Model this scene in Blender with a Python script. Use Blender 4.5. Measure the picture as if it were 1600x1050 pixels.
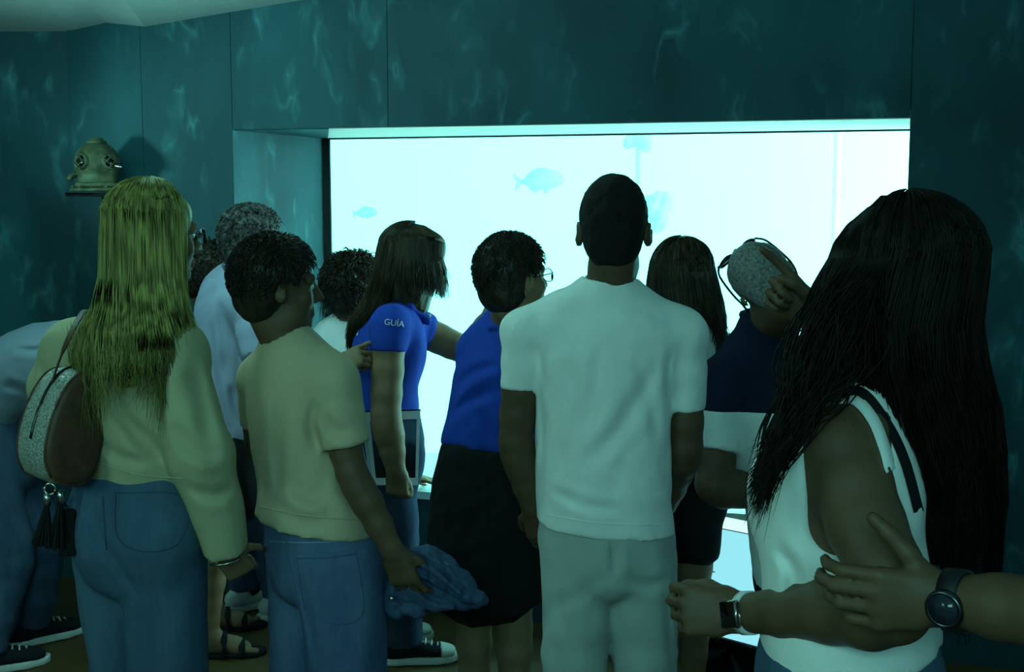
import bpy, math, random
import numpy as np
from mathutils import Vector
from mathutils.bvhtree import BVHTree

for o in list(bpy.data.objects):
    bpy.data.objects.remove(o)
scene = bpy.context.scene
COL = scene.collection

# ------------------------------------------------------------------ camera, world, lamps, exposure
F, CAMZ = 1900.0, 1.65
TH = math.atan(210.0 / F)
cam_d = bpy.data.cameras.new('camera')
cam = bpy.data.objects.new('camera', cam_d)
COL.objects.link(cam)
cam.location = (0, 0, CAMZ)
cam.rotation_euler = (math.pi / 2 - TH, 0, 0)
cam_d.sensor_width = 36.0
cam_d.lens = 36.0 * F / 1600.0
cam_d.clip_start = 0.05
scene.camera = cam
scene.view_settings.view_transform = 'Standard'
scene.view_settings.look = 'None'
scene.view_settings.exposure = 0.0
scene.view_settings.gamma = 1.0
scene.view_settings.use_curve_mapping = False
scene.cycles.use_denoising = True
scene.cycles.max_bounces = 6
scene.cycles.volume_bounces = 1
scene.cycles.diffuse_bounces = 3
scene.cycles.glossy_bounces = 2
scene.cycles.transparent_max_bounces = 12
scene.cycles.caustics_reflective = False
scene.cycles.caustics_refractive = False

world = bpy.data.worlds.new('hall_light')
scene.world = world
world.use_nodes = True
WB = world.node_tree.nodes['Background']
WB.inputs[0].default_value = (0.27, 0.92, 0.98, 1)
WB.inputs[1].default_value = 0.17


def area_lamp(name, loc, target, size, power, color):
    d = bpy.data.lights.new(name, 'AREA')
    d.shape = 'RECTANGLE'
    d.size, d.size_y = size
    d.energy = power
    d.color = color
    o = bpy.data.objects.new(name, d)
    COL.objects.link(o)
    o.location = loc
    o.rotation_euler = (Vector(target) - Vector(loc)).to_track_quat('-Z', 'Y').to_euler()
    return o


sp_d = bpy.data.lights.new('helmet_spot', 'SPOT')
sp_d.energy, sp_d.color, sp_d.shadow_soft_size = 95.0, (0.34, 1.0, 0.92), 0.13
sp_d.spot_size, sp_d.spot_blend = math.radians(40), 0.9
sp_o = bpy.data.objects.new('helmet_spot', sp_d)
COL.objects.link(sp_o)
sp_o.location = (-3.0, 3.7, 1.78)
sp_o.rotation_euler = (Vector((-1.30, 4.98, 1.84)) - Vector((-3.0, 3.7, 1.78))).to_track_quat('-Z', 'Y').to_euler()
area_lamp('ceiling_fill', (-1.3, 3.55, 2.29), (-1.3, 4.0, 3.2), (1.4, 0.25), 20.0, (0.40, 1.0, 0.94))  # upward fill added out of view to brighten the ceiling
area_lamp('hall_lamp', (-2.6, 0.2, 2.3), (0.0, 4.0, 0.9), (1.1, 0.8), 17.0, (0.38, 1.0, 0.80))
area_lamp('hall_lamp', (-0.3, -1.6, 2.4), (-0.5, 3.2, 0.9), (1.6, 0.8), 36.0, (0.33, 1.0, 0.97))
area_lamp('tank_fill', (0.6, 6.4, 2.85), (0.6, 6.5, 0.0), (4.6, 1.3), 20.0, (0.45, 1.0, 0.96))  # unseen overhead fill, added to pale the fish and water
area_lamp('tank_fill', (3.55, 5.55, 1.5), (-1.0, 5.2, 1.5), (0.5, 1.6), 380.0, (0.40, 1.0, 0.96))  # unseen side fill, added to brighten the left reveal
TANK_GLOW = 4.2

# ------------------------------------------------------------------ picture helpers
CT, ST = math.cos(TH), math.sin(TH)


def P(px, py, Y):
    u, v = (px - 800.0) / F, -(py - 525.0) / F
    dy = CT + v * ST
    dz = -ST + v * CT
    t = Y / dy
    return np.array([u * t, Y, CAMZ + dz * t])


def G(px, Y, z):
    zc = Y * CT - (z - CAMZ) * ST
    return np.array([(px - 800.0) / F * zc, Y, z])


def nrm(v):
    v = np.asarray(v, float)
    return v / (np.linalg.norm(v) + 1e-12)


def A(*v):
    return np.array(v, float)


def basis(yaw, pitch=0, roll=0):
    y, p, r = math.radians(yaw), math.radians(pitch), math.radians(roll)
    f0 = A(math.sin(y), math.cos(y), 0)
    r0 = A(math.cos(y), -math.sin(y), 0)
    u0 = A(0, 0, 1)
    f = math.cos(p) * f0 + math.sin(p) * u0
    u = math.cos(p) * u0 - math.sin(p) * f0
    u2 = math.cos(r) * u + math.sin(r) * r0
    r2 = math.cos(r) * r0 - math.sin(r) * u
    return np.stack([r2, f, u2], 1)      # columns right, forward, up


# ------------------------------------------------------------------ materials
MATS = {}


def new_mat(name):
    m = bpy.data.materials.new(name)
    m.use_nodes = True
    nt = m.node_tree
    return m, nt, nt.nodes['Principled BSDF']


def noise(nt, scale, detail=3, stretch=None, dist=0.0, coord='Object'):
    tc = nt.nodes.new('ShaderNodeTexCoord')
    mp = nt.nodes.new('ShaderNodeMapping')
    if stretch:
        mp.inputs['Scale'].default_value = stretch
    n = nt.nodes.new('ShaderNodeTexNoise')
    n.inputs['Scale'].default_value = scale
    n.inputs['Detail'].default_value = detail
    n.inputs['Distortion'].default_value = dist
    nt.links.new(tc.outputs[coord], mp.inputs[0])
    nt.links.new(mp.outputs[0], n.inputs['Vector'])
    return n


def ramp(nt, src, stops):
    r = nt.nodes.new('ShaderNodeValToRGB')
    e = r.color_ramp.elements
    while len(e) < len(stops):
        e.new(0.5)
    for i, (p, c) in enumerate(stops):
        e[i].position = p
        e[i].color = (c[0], c[1], c[2], 1)
    nt.links.new(src, r.inputs[0])
    return r


def add_bump(nt, bs, pairs):
    prev = None
    for src, strength, dist in pairs:
        b = nt.nodes.new('ShaderNodeBump')
        b.inputs['Strength'].default_value = strength
        b.inputs['Distance'].default_value = dist
        nt.links.new(src, b.inputs['Height'])
        if prev:
            nt.links.new(prev.outputs[0], b.inputs['Normal'])
        prev = b
    nt.links.new(prev.outputs[0], bs.inputs['Normal'])


def sc(c, k):
    return tuple(min(1, x * k) for x in c)


def fabric(name, col, var=0.12, fold=0.25, weave=260, rough=0.9, stretch=(1, 1, 0.6)):
    m, nt, b = new_mat(name)
    n1 = noise(nt, 9, 4, stretch)
    n2 = noise(nt, weave, 2)
    r = ramp(nt, n1.outputs[0], [(0.3, sc(col, 1 - var)), (0.7, sc(col, 1 + var))])
    nt.links.new(r.outputs[0], b.inputs['Base Color'])
    b.inputs['Roughness'].default_value = rough
    b.inputs['Specular IOR Level'].default_value = 0.15
    add_bump(nt, b, [(n1.outputs[0], fold, 0.02), (n2.outputs[0], 0.25, 0.002)])
    return m


def denim(name, col, light, fold=0.3):
    m, nt, b = new_mat(name)
    n1 = noise(nt, 5, 5, (1, 1, 0.5), 0.4)
    n2 = noise(nt, 90, 3, (1, 1, 0.15))
    n3 = noise(nt, 420, 2)
    r = ramp(nt, n1.outputs[0], [(0.35, col), (0.72, light)])
    mx = nt.nodes.new('ShaderNodeMix')
    mx.data_type = 'RGBA'
    mx.blend_type = 'OVERLAY'
    mx.inputs[0].default_value = 0.16
    nt.links.new(r.outputs[0], mx.inputs[6])
    nt.links.new(n2.outputs[0], mx.inputs[7])
    nt.links.new(mx.outputs[2], b.inputs['Base Color'])
    b.inputs['Roughness'].default_value = 0.95
    b.inputs['Specular IOR Level'].default_value = 0.1
    add_bump(nt, b, [(n1.outputs[0], fold, 0.025), (n3.outputs[0], 0.3, 0.002)])
    return m


def hairmat(name, dark, light, rough=0.45, stretch=(70, 70, 3), bump=0.5, spec=0.3, detail=2):
    m, nt, b = new_mat(name)
    n1 = noise(nt, 1, detail, stretch, 0.15)
    r = ramp(nt, n1.outputs[0], [(0.34, dark), (0.68, light)])
    nt.links.new(r.outputs[0], b.inputs['Base Color'])
    b.inputs['Roughness'].default_value = rough
    b.inputs['Specular IOR Level'].default_value = spec
    add_bump(nt, b, [(n1.outputs[0], bump, 0.01)])
    return m


def skinmat(name, col):
    m, nt, b = new_mat(name)
    n1 = noise(nt, 14, 4)
    n2 = noise(nt, 240, 2)
    r = ramp(nt, n1.outputs[0], [(0.3, sc(col, 0.88)), (0.7, sc(col, 1.1))])
    nt.links.new(r.outputs[0], b.inputs['Base Color'])
    b.inputs['Roughness'].default_value = 0.55
    b.inputs['Specular IOR Level'].default_value = 0.35
    add_bump(nt, b, [(n2.outputs[0], 0.12, 0.001)])
    return m


def plain(name, col, rough=0.5, metal=0.0, spec=0.4, var=0.06, nscale=30):
    m, nt, b = new_mat(name)
    n1 = noise(nt, nscale, 3)
    r = ramp(nt, n1.outputs[0], [(0.3, sc(col, 1 - var)), (0.7, sc(col, 1 + var))])
    nt.links.new(r.outputs[0], b.inputs['Base Color'])
    b.inputs['Roughness'].default_value = rough
    b.inputs['Metallic'].default_value = metal
    b.inputs['Specular IOR Level'].default_value = spec
    return m


def wall_print(name):
    """Printed vinyl: dark teal with streaks of drawn rippling light."""
    m, nt, b = new_mat(name)
    L = nt.links.new
    big = noise(nt, 2.2, 3, (1, 1, 0.5), 0.6)
    base = ramp(nt, big.outputs[0], [(0.3, (0.0055, 0.038, 0.050)), (0.7, (0.014, 0.086, 0.106))])
    rid = noise(nt, 3.6, 3, (1.9, 1.9, 0.75), 0.35)
    s = nt.nodes.new('ShaderNodeMath'); s.operation = 'SUBTRACT'; s.inputs[1].default_value = 0.5
    ab = nt.nodes.new('ShaderNodeMath'); ab.operation = 'ABSOLUTE'
    L(rid.outputs[0], s.inputs[0]); L(s.outputs[0], ab.inputs[0])
    rr = ramp(nt, ab.outputs[0], [(0.0, (1, 1, 1)), (0.02, (.45, .45, .45)), (0.075, (0, 0, 0))])
    mask = noise(nt, 5.5, 2, (1.3, 1.3, 0.7))
    mk = ramp(nt, mask.outputs[0], [(0.50, (0, 0, 0)), (0.74, (0.75, 0.75, 0.75))])
    mu = nt.nodes.new('ShaderNodeMath'); mu.operation = 'MULTIPLY'
    L(rr.outputs[0], mu.inputs[0]); L(mk.outputs[0], mu.inputs[1])
    mx = nt.nodes.new('ShaderNodeMix'); mx.data_type = 'RGBA'
    mx.inputs[7].default_value = (0.09, 0.30, 0.32, 1)
    L(mu.outputs[0], mx.inputs[0]); L(base.outputs[0], mx.inputs[6])
    L(mx.outputs[2], b.inputs['Base Color'])
    fine = noise(nt, 60, 3, (1, 1, 0.05))
    b.inputs['Roughness'].default_value = 0.62
    b.inputs['Specular IOR Level'].default_value = 0.25
    add_bump(nt, b, [(fine.outputs[0], 0.12, 0.002)])
    return m


def emitter(name, col, strength):
    m = bpy.data.materials.new(name)
    m.use_nodes = True
    nt = m.node_tree
    nt.nodes.clear()
    out = nt.nodes.new('ShaderNodeOutputMaterial')
    e = nt.nodes.new('ShaderNodeEmission')
    e.inputs[0].default_value = (*col, 1)
    e.inputs[1].default_value = strength
    nt.links.new(e.outputs[0], out.inputs[0])
    return m


# ------------------------------------------------------------------ object helpers
OFF = {}


def tag(o, label=None, cat=None, group=None, kind=None):
    for k, v in (('label', label), ('category', cat), ('group', group), ('kind', kind)):
        if v:
            o[k] = v
    return o


def root(name, loc, label, cat, group=None):
    o = bpy.data.objects.new(name, None)
    COL.objects.link(o)
    o.location = tuple(float(x) for x in loc)
    o.empty_display_size = 0.1
    OFF[o.name] = np.array(loc, float)
    return tag(o, label, cat, group)


def obj(name, V, faces, mat, parent=None, smooth=True, label=None, mats=None, mat_idx=None, origin=None):
    """faces: (n,4)/(n,3) int array or list of tuples."""
    V = np.asarray(V, float).reshape(-1, 3)
    if parent is not None:
        off = OFF[parent.name]
    else:
        off = np.array(origin, float) if origin is not None else A(0, 0, 0)
    V = V - off
    me = bpy.data.meshes.new(name)
    if isinstance(faces, np.ndarray):
        n, k = faces.shape
        me.vertices.add(len(V))
        me.vertices.foreach_set('co', V.astype(np.float32).ravel())
        me.loops.add(n * k)
        me.loops.foreach_set('vertex_index', faces.astype(np.int32).ravel())
        me.polygons.add(n)
        me.polygons.foreach_set('loop_start', np.arange(0, n * k, k, dtype=np.int32))
        me.update(calc_edges=True)
    else:
        me.from_pydata([tuple(v) for v in V], [], [tuple(int(i) for i in f) for f in faces])
        me.update()
    me.validate()
    for mm in (mats or [mat]):
        me.materials.append(mm)
    if mat_idx is not None:
        me.polygons.foreach_set('material_index', np.asarray(mat_idx, np.int32))
    me.polygons.foreach_set('use_smooth', np.full(len(me.polygons), bool(smooth)))
    o = bpy.data.objects.new(name, me)
    COL.objects.link(o)
    if parent is not None:
        o.parent = parent
    else:
        o.location = tuple(off)
    OFF[o.name] = off
    if label:
        o['label'] = label
    return o


def box_mesh(c, ax, half, bev=0.0):
    """box with axes columns ax, half sizes; small chamfer."""
    c = np.array(c, float)
    hx, hy, hz = half
    if bev <= 0:
        s = np.array([[x, y, z] for x in (-1, 1) for y in (-1, 1) for z in (-1, 1)], float) * A(hx, hy, hz)
        f = [(0, 1, 3, 2), (4, 6, 7, 5), (0, 4, 5, 1), (2, 3, 7, 6), (0, 2, 6, 4), (1, 5, 7, 3)]
        return c + s @ np.asarray(ax).T, f
    V, Fc, idx = [], [], {}
    for x in (-1, 1):
        for y in (-1, 1):
            for z in (-1, 1):
                for k in range(3):
                    p = [x * hx, y * hy, z * hz]
                    for j in range(3):
                        if j != k:
                            p[j] -= (x, y, z)[j] * bev
                    idx[(x, y, z, k)] = len(V)
                    V.append(p)
    for k in range(3):
        o1, o2 = (k + 1) % 3, (k + 2) % 3
        for s in (-1, 1):
            q = []
            for a, b2 in ((-1, -1), (1, -1), (1, 1), (-1, 1)):
                t = [0, 0, 0]
                t[k], t[o1], t[o2] = s, a, b2
                q.append(idx[(*t, k)])
            Fc.append(q if s > 0 else q[::-1])
        for a in (-1, 1):
            for b2 in (-1, 1):
                t0, t1 = [0, 0, 0], [0, 0, 0]
                t0[k], t1[k] = -1, 1
                for t in (t0, t1):
                    t[o1], t[o2] = a, b2
                q = [idx[(*t0, o1)], idx[(*t1, o1)], idx[(*t1, o2)], idx[(*t0, o2)]]
                Fc.append(q if a * b2 > 0 else q[::-1])
    for x in (-1, 1):
        for y in (-1, 1):
            for z in (-1, 1):
                q = [idx[(x, y, z, k)] for k in range(3)]
                Fc.append(q if x * y * z > 0 else q[::-1])
    return c + np.array(V) @ np.asarray(ax).T, Fc


def merge(*parts):
    V, Fc, n = [], [], 0
    for v, f in parts:
        V.append(np.asarray(v, float))
        Fc += [tuple(int(i) + n for i in q) for q in f]
        n += len(v)
    return np.concatenate(V), Fc


def tubes(paths, radii, sides=4, flat=1.0):
    """paths (N,M,3), radii (M,) or (N,M): many tapered tubes as one mesh, fast."""
    Pp = np.asarray(paths, float)
    N, M, _ = Pp.shape
    R = np.broadcast_to(np.asarray(radii, float), (N, M))
    T = np.gradient(Pp, axis=1)
    T /= np.linalg.norm(T, axis=2, keepdims=True) + 1e-9
    ref = np.where(np.abs(T[..., 2:3]) > 0.9, A(1, 0.2, 0), A(0, 0, 1.0))
    U = np.cross(T, ref)
    U /= np.linalg.norm(U, axis=2, keepdims=True) + 1e-9
    W = np.cross(T, U)
    ang = np.arange(sides) * 2 * math.pi / sides
    V = Pp[:, :, None] + R[:, :, None, None] * (np.cos(ang)[:, None] * U[:, :, None] + flat * np.sin(ang)[:, None] * W[:, :, None])
    i, j, k = np.meshgrid(np.arange(N), np.arange(M - 1), np.arange(sides), indexing='ij')
    k2 = (k + 1) % sides
    idx = lambda a, b, c: (a * M + b) * sides + c
    Q = np.stack([idx(i, j, k), idx(i, j, k2), idx(i, j + 1, k2), idx(i, j + 1, k)], -1).reshape(-1, 4)
    return V.reshape(-1, 3), Q[:, ::-1]


def tube1(pts, r, sides=8):
    v, q = tubes(np.asarray(pts, float)[None], r, sides)
    M = len(pts)
    f = [tuple(x) for x in q]
    f.append(tuple(range(sides)))
    f.append(tuple((M - 1) * sides + k for k in range(sides))[::-1])
    return v, f


def lathe(c, ax, prof, n=24):
    """prof [(r, h)] about axis column 2 of ax."""
    V = []
    for r, h in prof:
        for k in range(n):
            a = 2 * math.pi * k / n
            V.append(np.array(c) + ax[:, 0] * r * math.cos(a) + ax[:, 1] * r * math.sin(a) + ax[:, 2] * h)
    Fc = []
    for j in range(len(prof) - 1):
        for k in range(n):
            k2 = (k + 1) % n
            Fc.append((j * n + k, j * n + k2, (j + 1) * n + k2, (j + 1) * n + k))
    Fc.append(tuple(range(n))[::-1])
    Fc.append(tuple((len(prof) - 1) * n + k for k in range(n)))
    return np.array(V), Fc


def catmull(pts, n=4):
    pts = np.asarray(pts, float)
    if len(pts) < 3:
        t = np.linspace(0, 1, n + 1)[:, None]
        return pts[0] * (1 - t) + pts[-1] * t
    p = np.vstack([2 * pts[0] - pts[1], pts, 2 * pts[-1] - pts[-2]])
    out = []
    for i in range(1, len(p) - 2):
        for k in range(n):
            t = k / n
            out.append(0.5 * (2 * p[i] + (p[i + 1] - p[i - 1]) * t + (2 * p[i - 1] - 5 * p[i] + 4 * p[i + 1] - p[i + 2]) * t * t
                              + (3 * p[i] - p[i - 1] - 3 * p[i + 1] + p[i + 2]) * t ** 3))
    out.append(pts[-1])
    return np.array(out)


# ------------------------------------------------------------------ implicit surfaces -> smooth quad mesh
BIG = 0.2


def smin(a, b, k):
    h = np.maximum(k - np.abs(a - b), 0) / k
    return np.minimum(a, b) - h * h * k * 0.25


def cone(a, b, ra, rb, k=0.02, op='add', cut0=False, cut1=False):
    a, b = np.array(a, float), np.array(b, float)
    ba = b - a
    L2 = float(ba @ ba) + 1e-12
    L = math.sqrt(L2)
    R = max(ra, rb)

    def fn(X, Y, Z):
        px, py, pz = X - a[0], Y - a[1], Z - a[2]
        s = (px * ba[0] + py * ba[1] + pz * ba[2]) / L2
        h = np.clip(s, 0, 1)
        d = np.sqrt((px - h * ba[0]) ** 2 + (py - h * ba[1]) ** 2 + (pz - h * ba[2]) ** 2) - (ra + (rb - ra) * h)
        if cut0:
            d = np.maximum(d, -s * L)
        if cut1:
            d = np.maximum(d, (s - 1) * L)
        return d
    return (np.minimum(a, b) - R, np.maximum(a, b) + R, fn, k, op)


def ell(c, r, B=np.eye(3), k=0.02, op='add', cuts=()):
    c, r = np.array(c, float), np.array(r, float)
    R = float(max(r))
    B = np.asarray(B, float)

    def fn(X, Y, Z):
        x, y, z = X - c[0], Y - c[1], Z - c[2]
        q = [(x * B[0, i] + y * B[1, i] + z * B[2, i]) / r[i] for i in range(3)]
        k0 = np.sqrt(q[0] ** 2 + q[1] ** 2 + q[2] ** 2)
        k1 = np.sqrt((q[0] / r[0]) ** 2 + (q[1] / r[1]) ** 2 + (q[2] / r[2]) ** 2) + 1e-9
        d = k0 * (k0 - 1) / k1
        for n, p in cuts:
            d = np.maximum(d, (X - p[0]) * n[0] + (Y - p[1]) * n[1] + (Z - p[2]) * n[2])
        return d
    return (c - R, c + R, fn, k, op)


def seg(a, b, wa, da, wb, db, side, k=0.012, cut0=False, cut1=False, op='add'):
    a, b = np.array(a, float), np.array(b, float)
    ba = b - a
    L = float(np.linalg.norm(ba)) + 1e-9
    ax = ba / L
    s = nrm(side - ax * (side @ ax))
    f = np.cross(s, ax)
    R = max(wa, da, wb, db)
    m = min(wa, da, wb, db)

    def fn(X, Y, Z):
        px, py, pz = X - a[0], Y - a[1], Z - a[2]
        t = px * ax[0] + py * ax[1] + pz * ax[2]
        h = np.clip(t / L, 0, 1)
        w = wa + (wb - wa) * h
        d = da + (db - da) * h
        u = (px * s[0] + py * s[1] + pz * s[2])
        v = (px * f[0] + py * f[1] + pz * f[2])
        o = t - h * L
        mm = m * 0.7
        k0 = np.sqrt((u / w) ** 2 + (v / d) ** 2 + (o / mm) ** 2)
        k1 = np.sqrt((u / w ** 2) ** 2 + (v / d ** 2) ** 2 + (o / mm ** 2) ** 2) + 1e-9
        q = k0 * (k0 - 1) / k1
        if cut0:
            q = np.maximum(q, -t)
        if cut1:
            q = np.maximum(q, t - L)
        return q
    return (np.minimum(a, b) - R, np.maximum(a, b) + R, fn, k, op)


def loft(st, n=3, k=0.012, cut0=False, cut1=False, grow=0.0, op='add'):
    """st rows: (pos(3), half width, half depth, yaw degrees)."""
    M = np.array([[*s[0], s[1], s[2], s[3]] for s in st], float)
    M = catmull(M, n)
    out = []
    for i in range(len(M) - 1):
        p, q = M[i], M[i + 1]
        yw = math.radians(0.5 * (p[5] + q[5]))
        out.append(seg(p[:3], q[:3], p[3] + grow, p[4] + grow, q[3] + grow, q[4] + grow, A(math.cos(yw), -math.sin(yw), 0), k,
                       cut0 and i == 0, cut1 and i == len(M) - 2, op))
    return out


def chain(pts, radii, n=3, k=0.012, cut0=False, cut1=False, op='add'):
    M = catmull(np.hstack([np.asarray(pts, float), np.asarray(radii, float)[:, None]]), n)
    return [cone(M[i][:3], M[i + 1][:3], M[i][3], M[i + 1][3], k, op, cut0 and i == 0, cut1 and i == len(M) - 2) for i in range(len(M) - 1)]


def wob(X, Y, Z, f, seed=0.0):
    s = seed * 1.7
    a = np.sin(f * (X * 0.9 + Y * 0.5 + Z * 0.35) + s + 1.3 * np.sin(f * 0.6 * (Z - X * 0.4) + s * 2))
    b = np.sin(f * 1.3 * (Y * 0.8 - X * 0.55 + Z * 0.5) + 2 * s + 1.1 * np.sin(f * 0.7 * (X + Y) + s))
    return a * b


def solidify(prims, vox=0.007, fine=(), disp=None, cuts=()):
    """prims -> verts, quads.  fine: list of (z0, z1) bands kept at vox, elsewhere rows are 1.6 vox tall."""
    adds = [p for p in prims if p[4] == 'add']
    lo = np.min([p[0] for p in adds], 0) - 3 * vox
    hi = np.max([p[1] for p in adds], 0) + 3 * vox
    xs = np.arange(lo[0], hi[0] + vox, vox).astype(np.float32)
    ys = np.arange(lo[1], hi[1] + vox, vox).astype(np.float32)
    if fine:
        zs, z = [], lo[2]
        while z < hi[2] + vox:
            zs.append(z)
            z += vox if any(a <= z <= b for a, b in fine) else 1.7 * vox
        zs = np.array(zs, np.float32)
    else:
        zs = np.arange(lo[2], hi[2] + vox, vox).astype(np.float32)
    D = np.full((len(xs), len(ys), len(zs)), BIG, np.float32)
    for (a, b, fn, k, op) in prims:
        mg = k + 2.5 * vox * 1.7
        i0, i1 = np.searchsorted(xs, a[0] - mg), np.searchsorted(xs, b[0] + mg)
        j0, j1 = np.searchsorted(ys, a[1] - mg), np.searchsorted(ys, b[1] + mg)
        k0, k1 = np.searchsorted(zs, a[2] - mg), np.searchsorted(zs, b[2] + mg)
        if i1 <= i0 or j1 <= j0 or k1 <= k0:
            continue
        d = fn(xs[i0:i1, None, None], ys[None, j0:j1, None], zs[None, None, k0:k1]).astype(np.float32)
        W = D[i0:i1, j0:j1, k0:k1]
        if op == 'add':
            D[i0:i1, j0:j1, k0:k1] = smin(W, d, k)
        else:
            D[i0:i1, j0:j1, k0:k1] = -smin(-W, d, k)
    if disp:
        near = np.nonzero(np.abs(D) < 0.05)
        D[near] += disp(xs[near[0]], ys[near[1]], zs[near[2]]).astype(np.float32)
    for n, p in cuts:
        D = np.maximum(D, (xs[:, None, None] - p[0]) * n[0] + (ys[None, :, None] - p[1]) * n[1] + (zs[None, None, :] - p[2]) * n[2]).astype(np.float32)
    S = (D < 0)
    c = np.zeros(tuple(s - 1 for s in S.shape), np.int8)
    for dx in (0, 1):
        for dy in (0, 1):
            for dz in (0, 1):
                c += S[dx:dx + c.shape[0], dy:dy + c.shape[1], dz:dz + c.shape[2]]
    act = (c > 0) & (c < 8)
    I, J, K = np.nonzero(act)
    vid = np.full(c.shape, -1, np.int32)
    vid[I, J, K] = np.arange(len(I))
    acc = np.zeros((len(I), 3), np.float32)
    cnt = np.zeros(len(I), np.float32)
    corner = {}
    for dx in (0, 1):
        for dy in (0, 1):
            for dz in (0, 1):
                corner[dx, dy, dz] = D[I + dx, J + dy, K + dz]
    for axis in range(3):
        for u in (0, 1):
            for v in (0, 1):
                a = [0, 0, 0]
                o1, o2 = [q for q in range(3) if q != axis]
                a[o1], a[o2] = u, v
                b = list(a)
                b[axis] = 1
                da, db = corner[tuple(a)], corner[tuple(b)]
                cr = (da < 0) != (db < 0)
                t = np.where(cr, da / np.where(cr, da - db, 1), 0)
                e = np.zeros((len(I), 3), np.float32)
                e[:, axis] = t
                e[:, o1] = u
                e[:, o2] = v
                acc += e * cr[:, None]
                cnt += cr
    acc /= np.maximum(cnt, 1)[:, None]
    V = np.stack([xs[I] + acc[:, 0] * (xs[I + 1] - xs[I]), ys[J] + acc[:, 1] * (ys[J + 1] - ys[J]), zs[K] + acc[:, 2] * (zs[K + 1] - zs[K])], 1)
    Q = []
    for axis in range(3):
        sl0, sl1 = [slice(None)] * 3, [slice(None)] * 3
        sl0[axis], sl1[axis] = slice(0, -1), slice(1, None)
        s0, s1 = S[tuple(sl0)], S[tuple(sl1)]
        E = np.nonzero(s0 != s1)
        E = np.array(E)
        o1, o2 = (axis + 1) % 3, (axis + 2) % 3
        ok = (E[o1] > 0) & (E[o2] > 0) & (E[o1] < S.shape[o1] - 1) & (E[o2] < S.shape[o2] - 1)
        E = E[:, ok]
        ids = []
        for (p, q) in ((-1, -1), (0, -1), (0, 0), (-1, 0)):
            f = E.copy()
            f[o1] += p
            f[o2] += q
            ids.append(vid[f[0], f[1], f[2]])
        q4 = np.stack(ids, 1)
        flip = ~s0[E[0], E[1], E[2]]
        q4[flip] = q4[flip][:, ::-1]
        Q.append(q4)
    Q = np.concatenate(Q)
    return V.astype(float), Q[(Q >= 0).all(1)]


def lathe_quick(c, R, n=12):
    V, Fc = [], []
    for i in range(n // 2 + 1):
        th = math.pi * i / (n // 2)
        for k in range(n):
            a = 2 * math.pi * k / n
            V.append(A(*c) + R * A(math.sin(th) * math.cos(a), math.sin(th) * math.sin(a), math.cos(th)))
    for i in range(n // 2):
        for k in range(n):
            k2 = (k + 1) % n
            Fc.append((i * n + k, (i + 1) * n + k, (i + 1) * n + k2, i * n + k2))
    return np.array(V), Fc


# ------------------------------------------------------------------ the setting
K = 0.286
E_ = nrm(A(1, -K, 0))
N_ = nrm(A(K, 1, 0))
WAX = np.stack([E_, N_, A(0, 0, 1)], 1)
DEPTH = 0.66


def Q(u, z, off=0.0):
    return A(0, 4.68, 0) + u * E_ + off * N_ + A(0, 0, z)


def U(px, z=2.0, off=0.0):
    t = (px - 800.0) / F
    c = 4.68 + off * math.sqrt(1 + K * K)
    X = t * (c * CT - (z - CAMZ) * ST) / (1 + K * t * CT)
    p = A(X, c - K * X, 0) - A(0, 4.68, 0)
    return float(p @ E_)


def slab(u0, u1, z0, z1, o0, o1, bev=0.0):
    c = Q((u0 + u1) / 2, (z0 + z1) / 2, (o0 + o1) / 2)
    return box_mesh(c, WAX, ((u1 - u0) / 2, (o1 - o0) / 2, (z1 - z0) / 2), bev)


M_print = wall_print('printed_wall')
M_dark = plain('dark_seal', (0.006, 0.012, 0.014), 0.6)
M_back = plain('seam_shadow', (0.006, 0.025, 0.03), 0.9)
M_ceil = fabric('painted_ceiling', (0.80, 0.84, 0.82), 0.03, 0.05, 40)
M_pale = plain('pale_resin', (0.86, 0.66, 0.60), 0.6)
M_sill = plain('pale_sill', (0.80, 0.84, 0.80), 0.3)

UL, UR = U(365), U(1423)
ZB, ZT = 0.50, 1.937
UC = U(112)
UE = 3.3


def struct(name, V, f, m, parent=None, smooth=False):
    o = obj(name, V, f, m, parent, smooth)
    if parent is None:
        o['kind'] = 'structure'
    return o


wf = struct('wall_front', *merge(slab(UC, UL - .012, 0, 3.3, .004, .06), slab(UL - .012, UR + .012, ZT + .012, 3.3, .004, .06),
                                 slab(UL - .012, UR + .012, 0, ZB - .03, .004, .06), slab(UR + .012, UE, 0, 3.3, .004, .06)), M_back)
G_ = 0.0009
edges = [UC, U(225), UL]
for a, b in zip(edges[:-1], edges[1:]):
    struct('panel', *slab(a + G_, b - G_, 0.0, 3.3, -.012, .004, .0007), M_print, wf)
for a, b in ((UL, U(608)), (U(608), UR)):
    struct('panel', *slab(a + G_, b - G_, ZT + .003, 3.3, -.012, .004, .0007), M_print, wf)
struct('panel', *slab(UR + G_, UE, 0.0, 3.3, -.012, .004, .0007), M_print, wf)
for a, b in ((UL, U(608)), (U(608), U(875)), (U(875), U(1160)), (U(1160), UR)):
    struct('panel', *slab(a + G_, b - G_, 0.0, ZB - .03, -.012, .004, .0007), M_print, wf)

# left wall: a set-back plane facing the hall
cpt = Q(UC, 0, 0)
wl = struct('wall_left', *box_mesh(A(cpt[0] - 2.5, cpt[1] + .075, 1.65), np.eye(3), (2.5, .05, 1.65)), M_back)
for i in range(4):
    x1 = cpt[0] - i * 1.25
    struct('panel', *box_mesh(A(x1 - .625, cpt[1] + .017, 1.65), np.eye(3), (.6242, .008, 1.65), .0007), M_print, wl)

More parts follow.
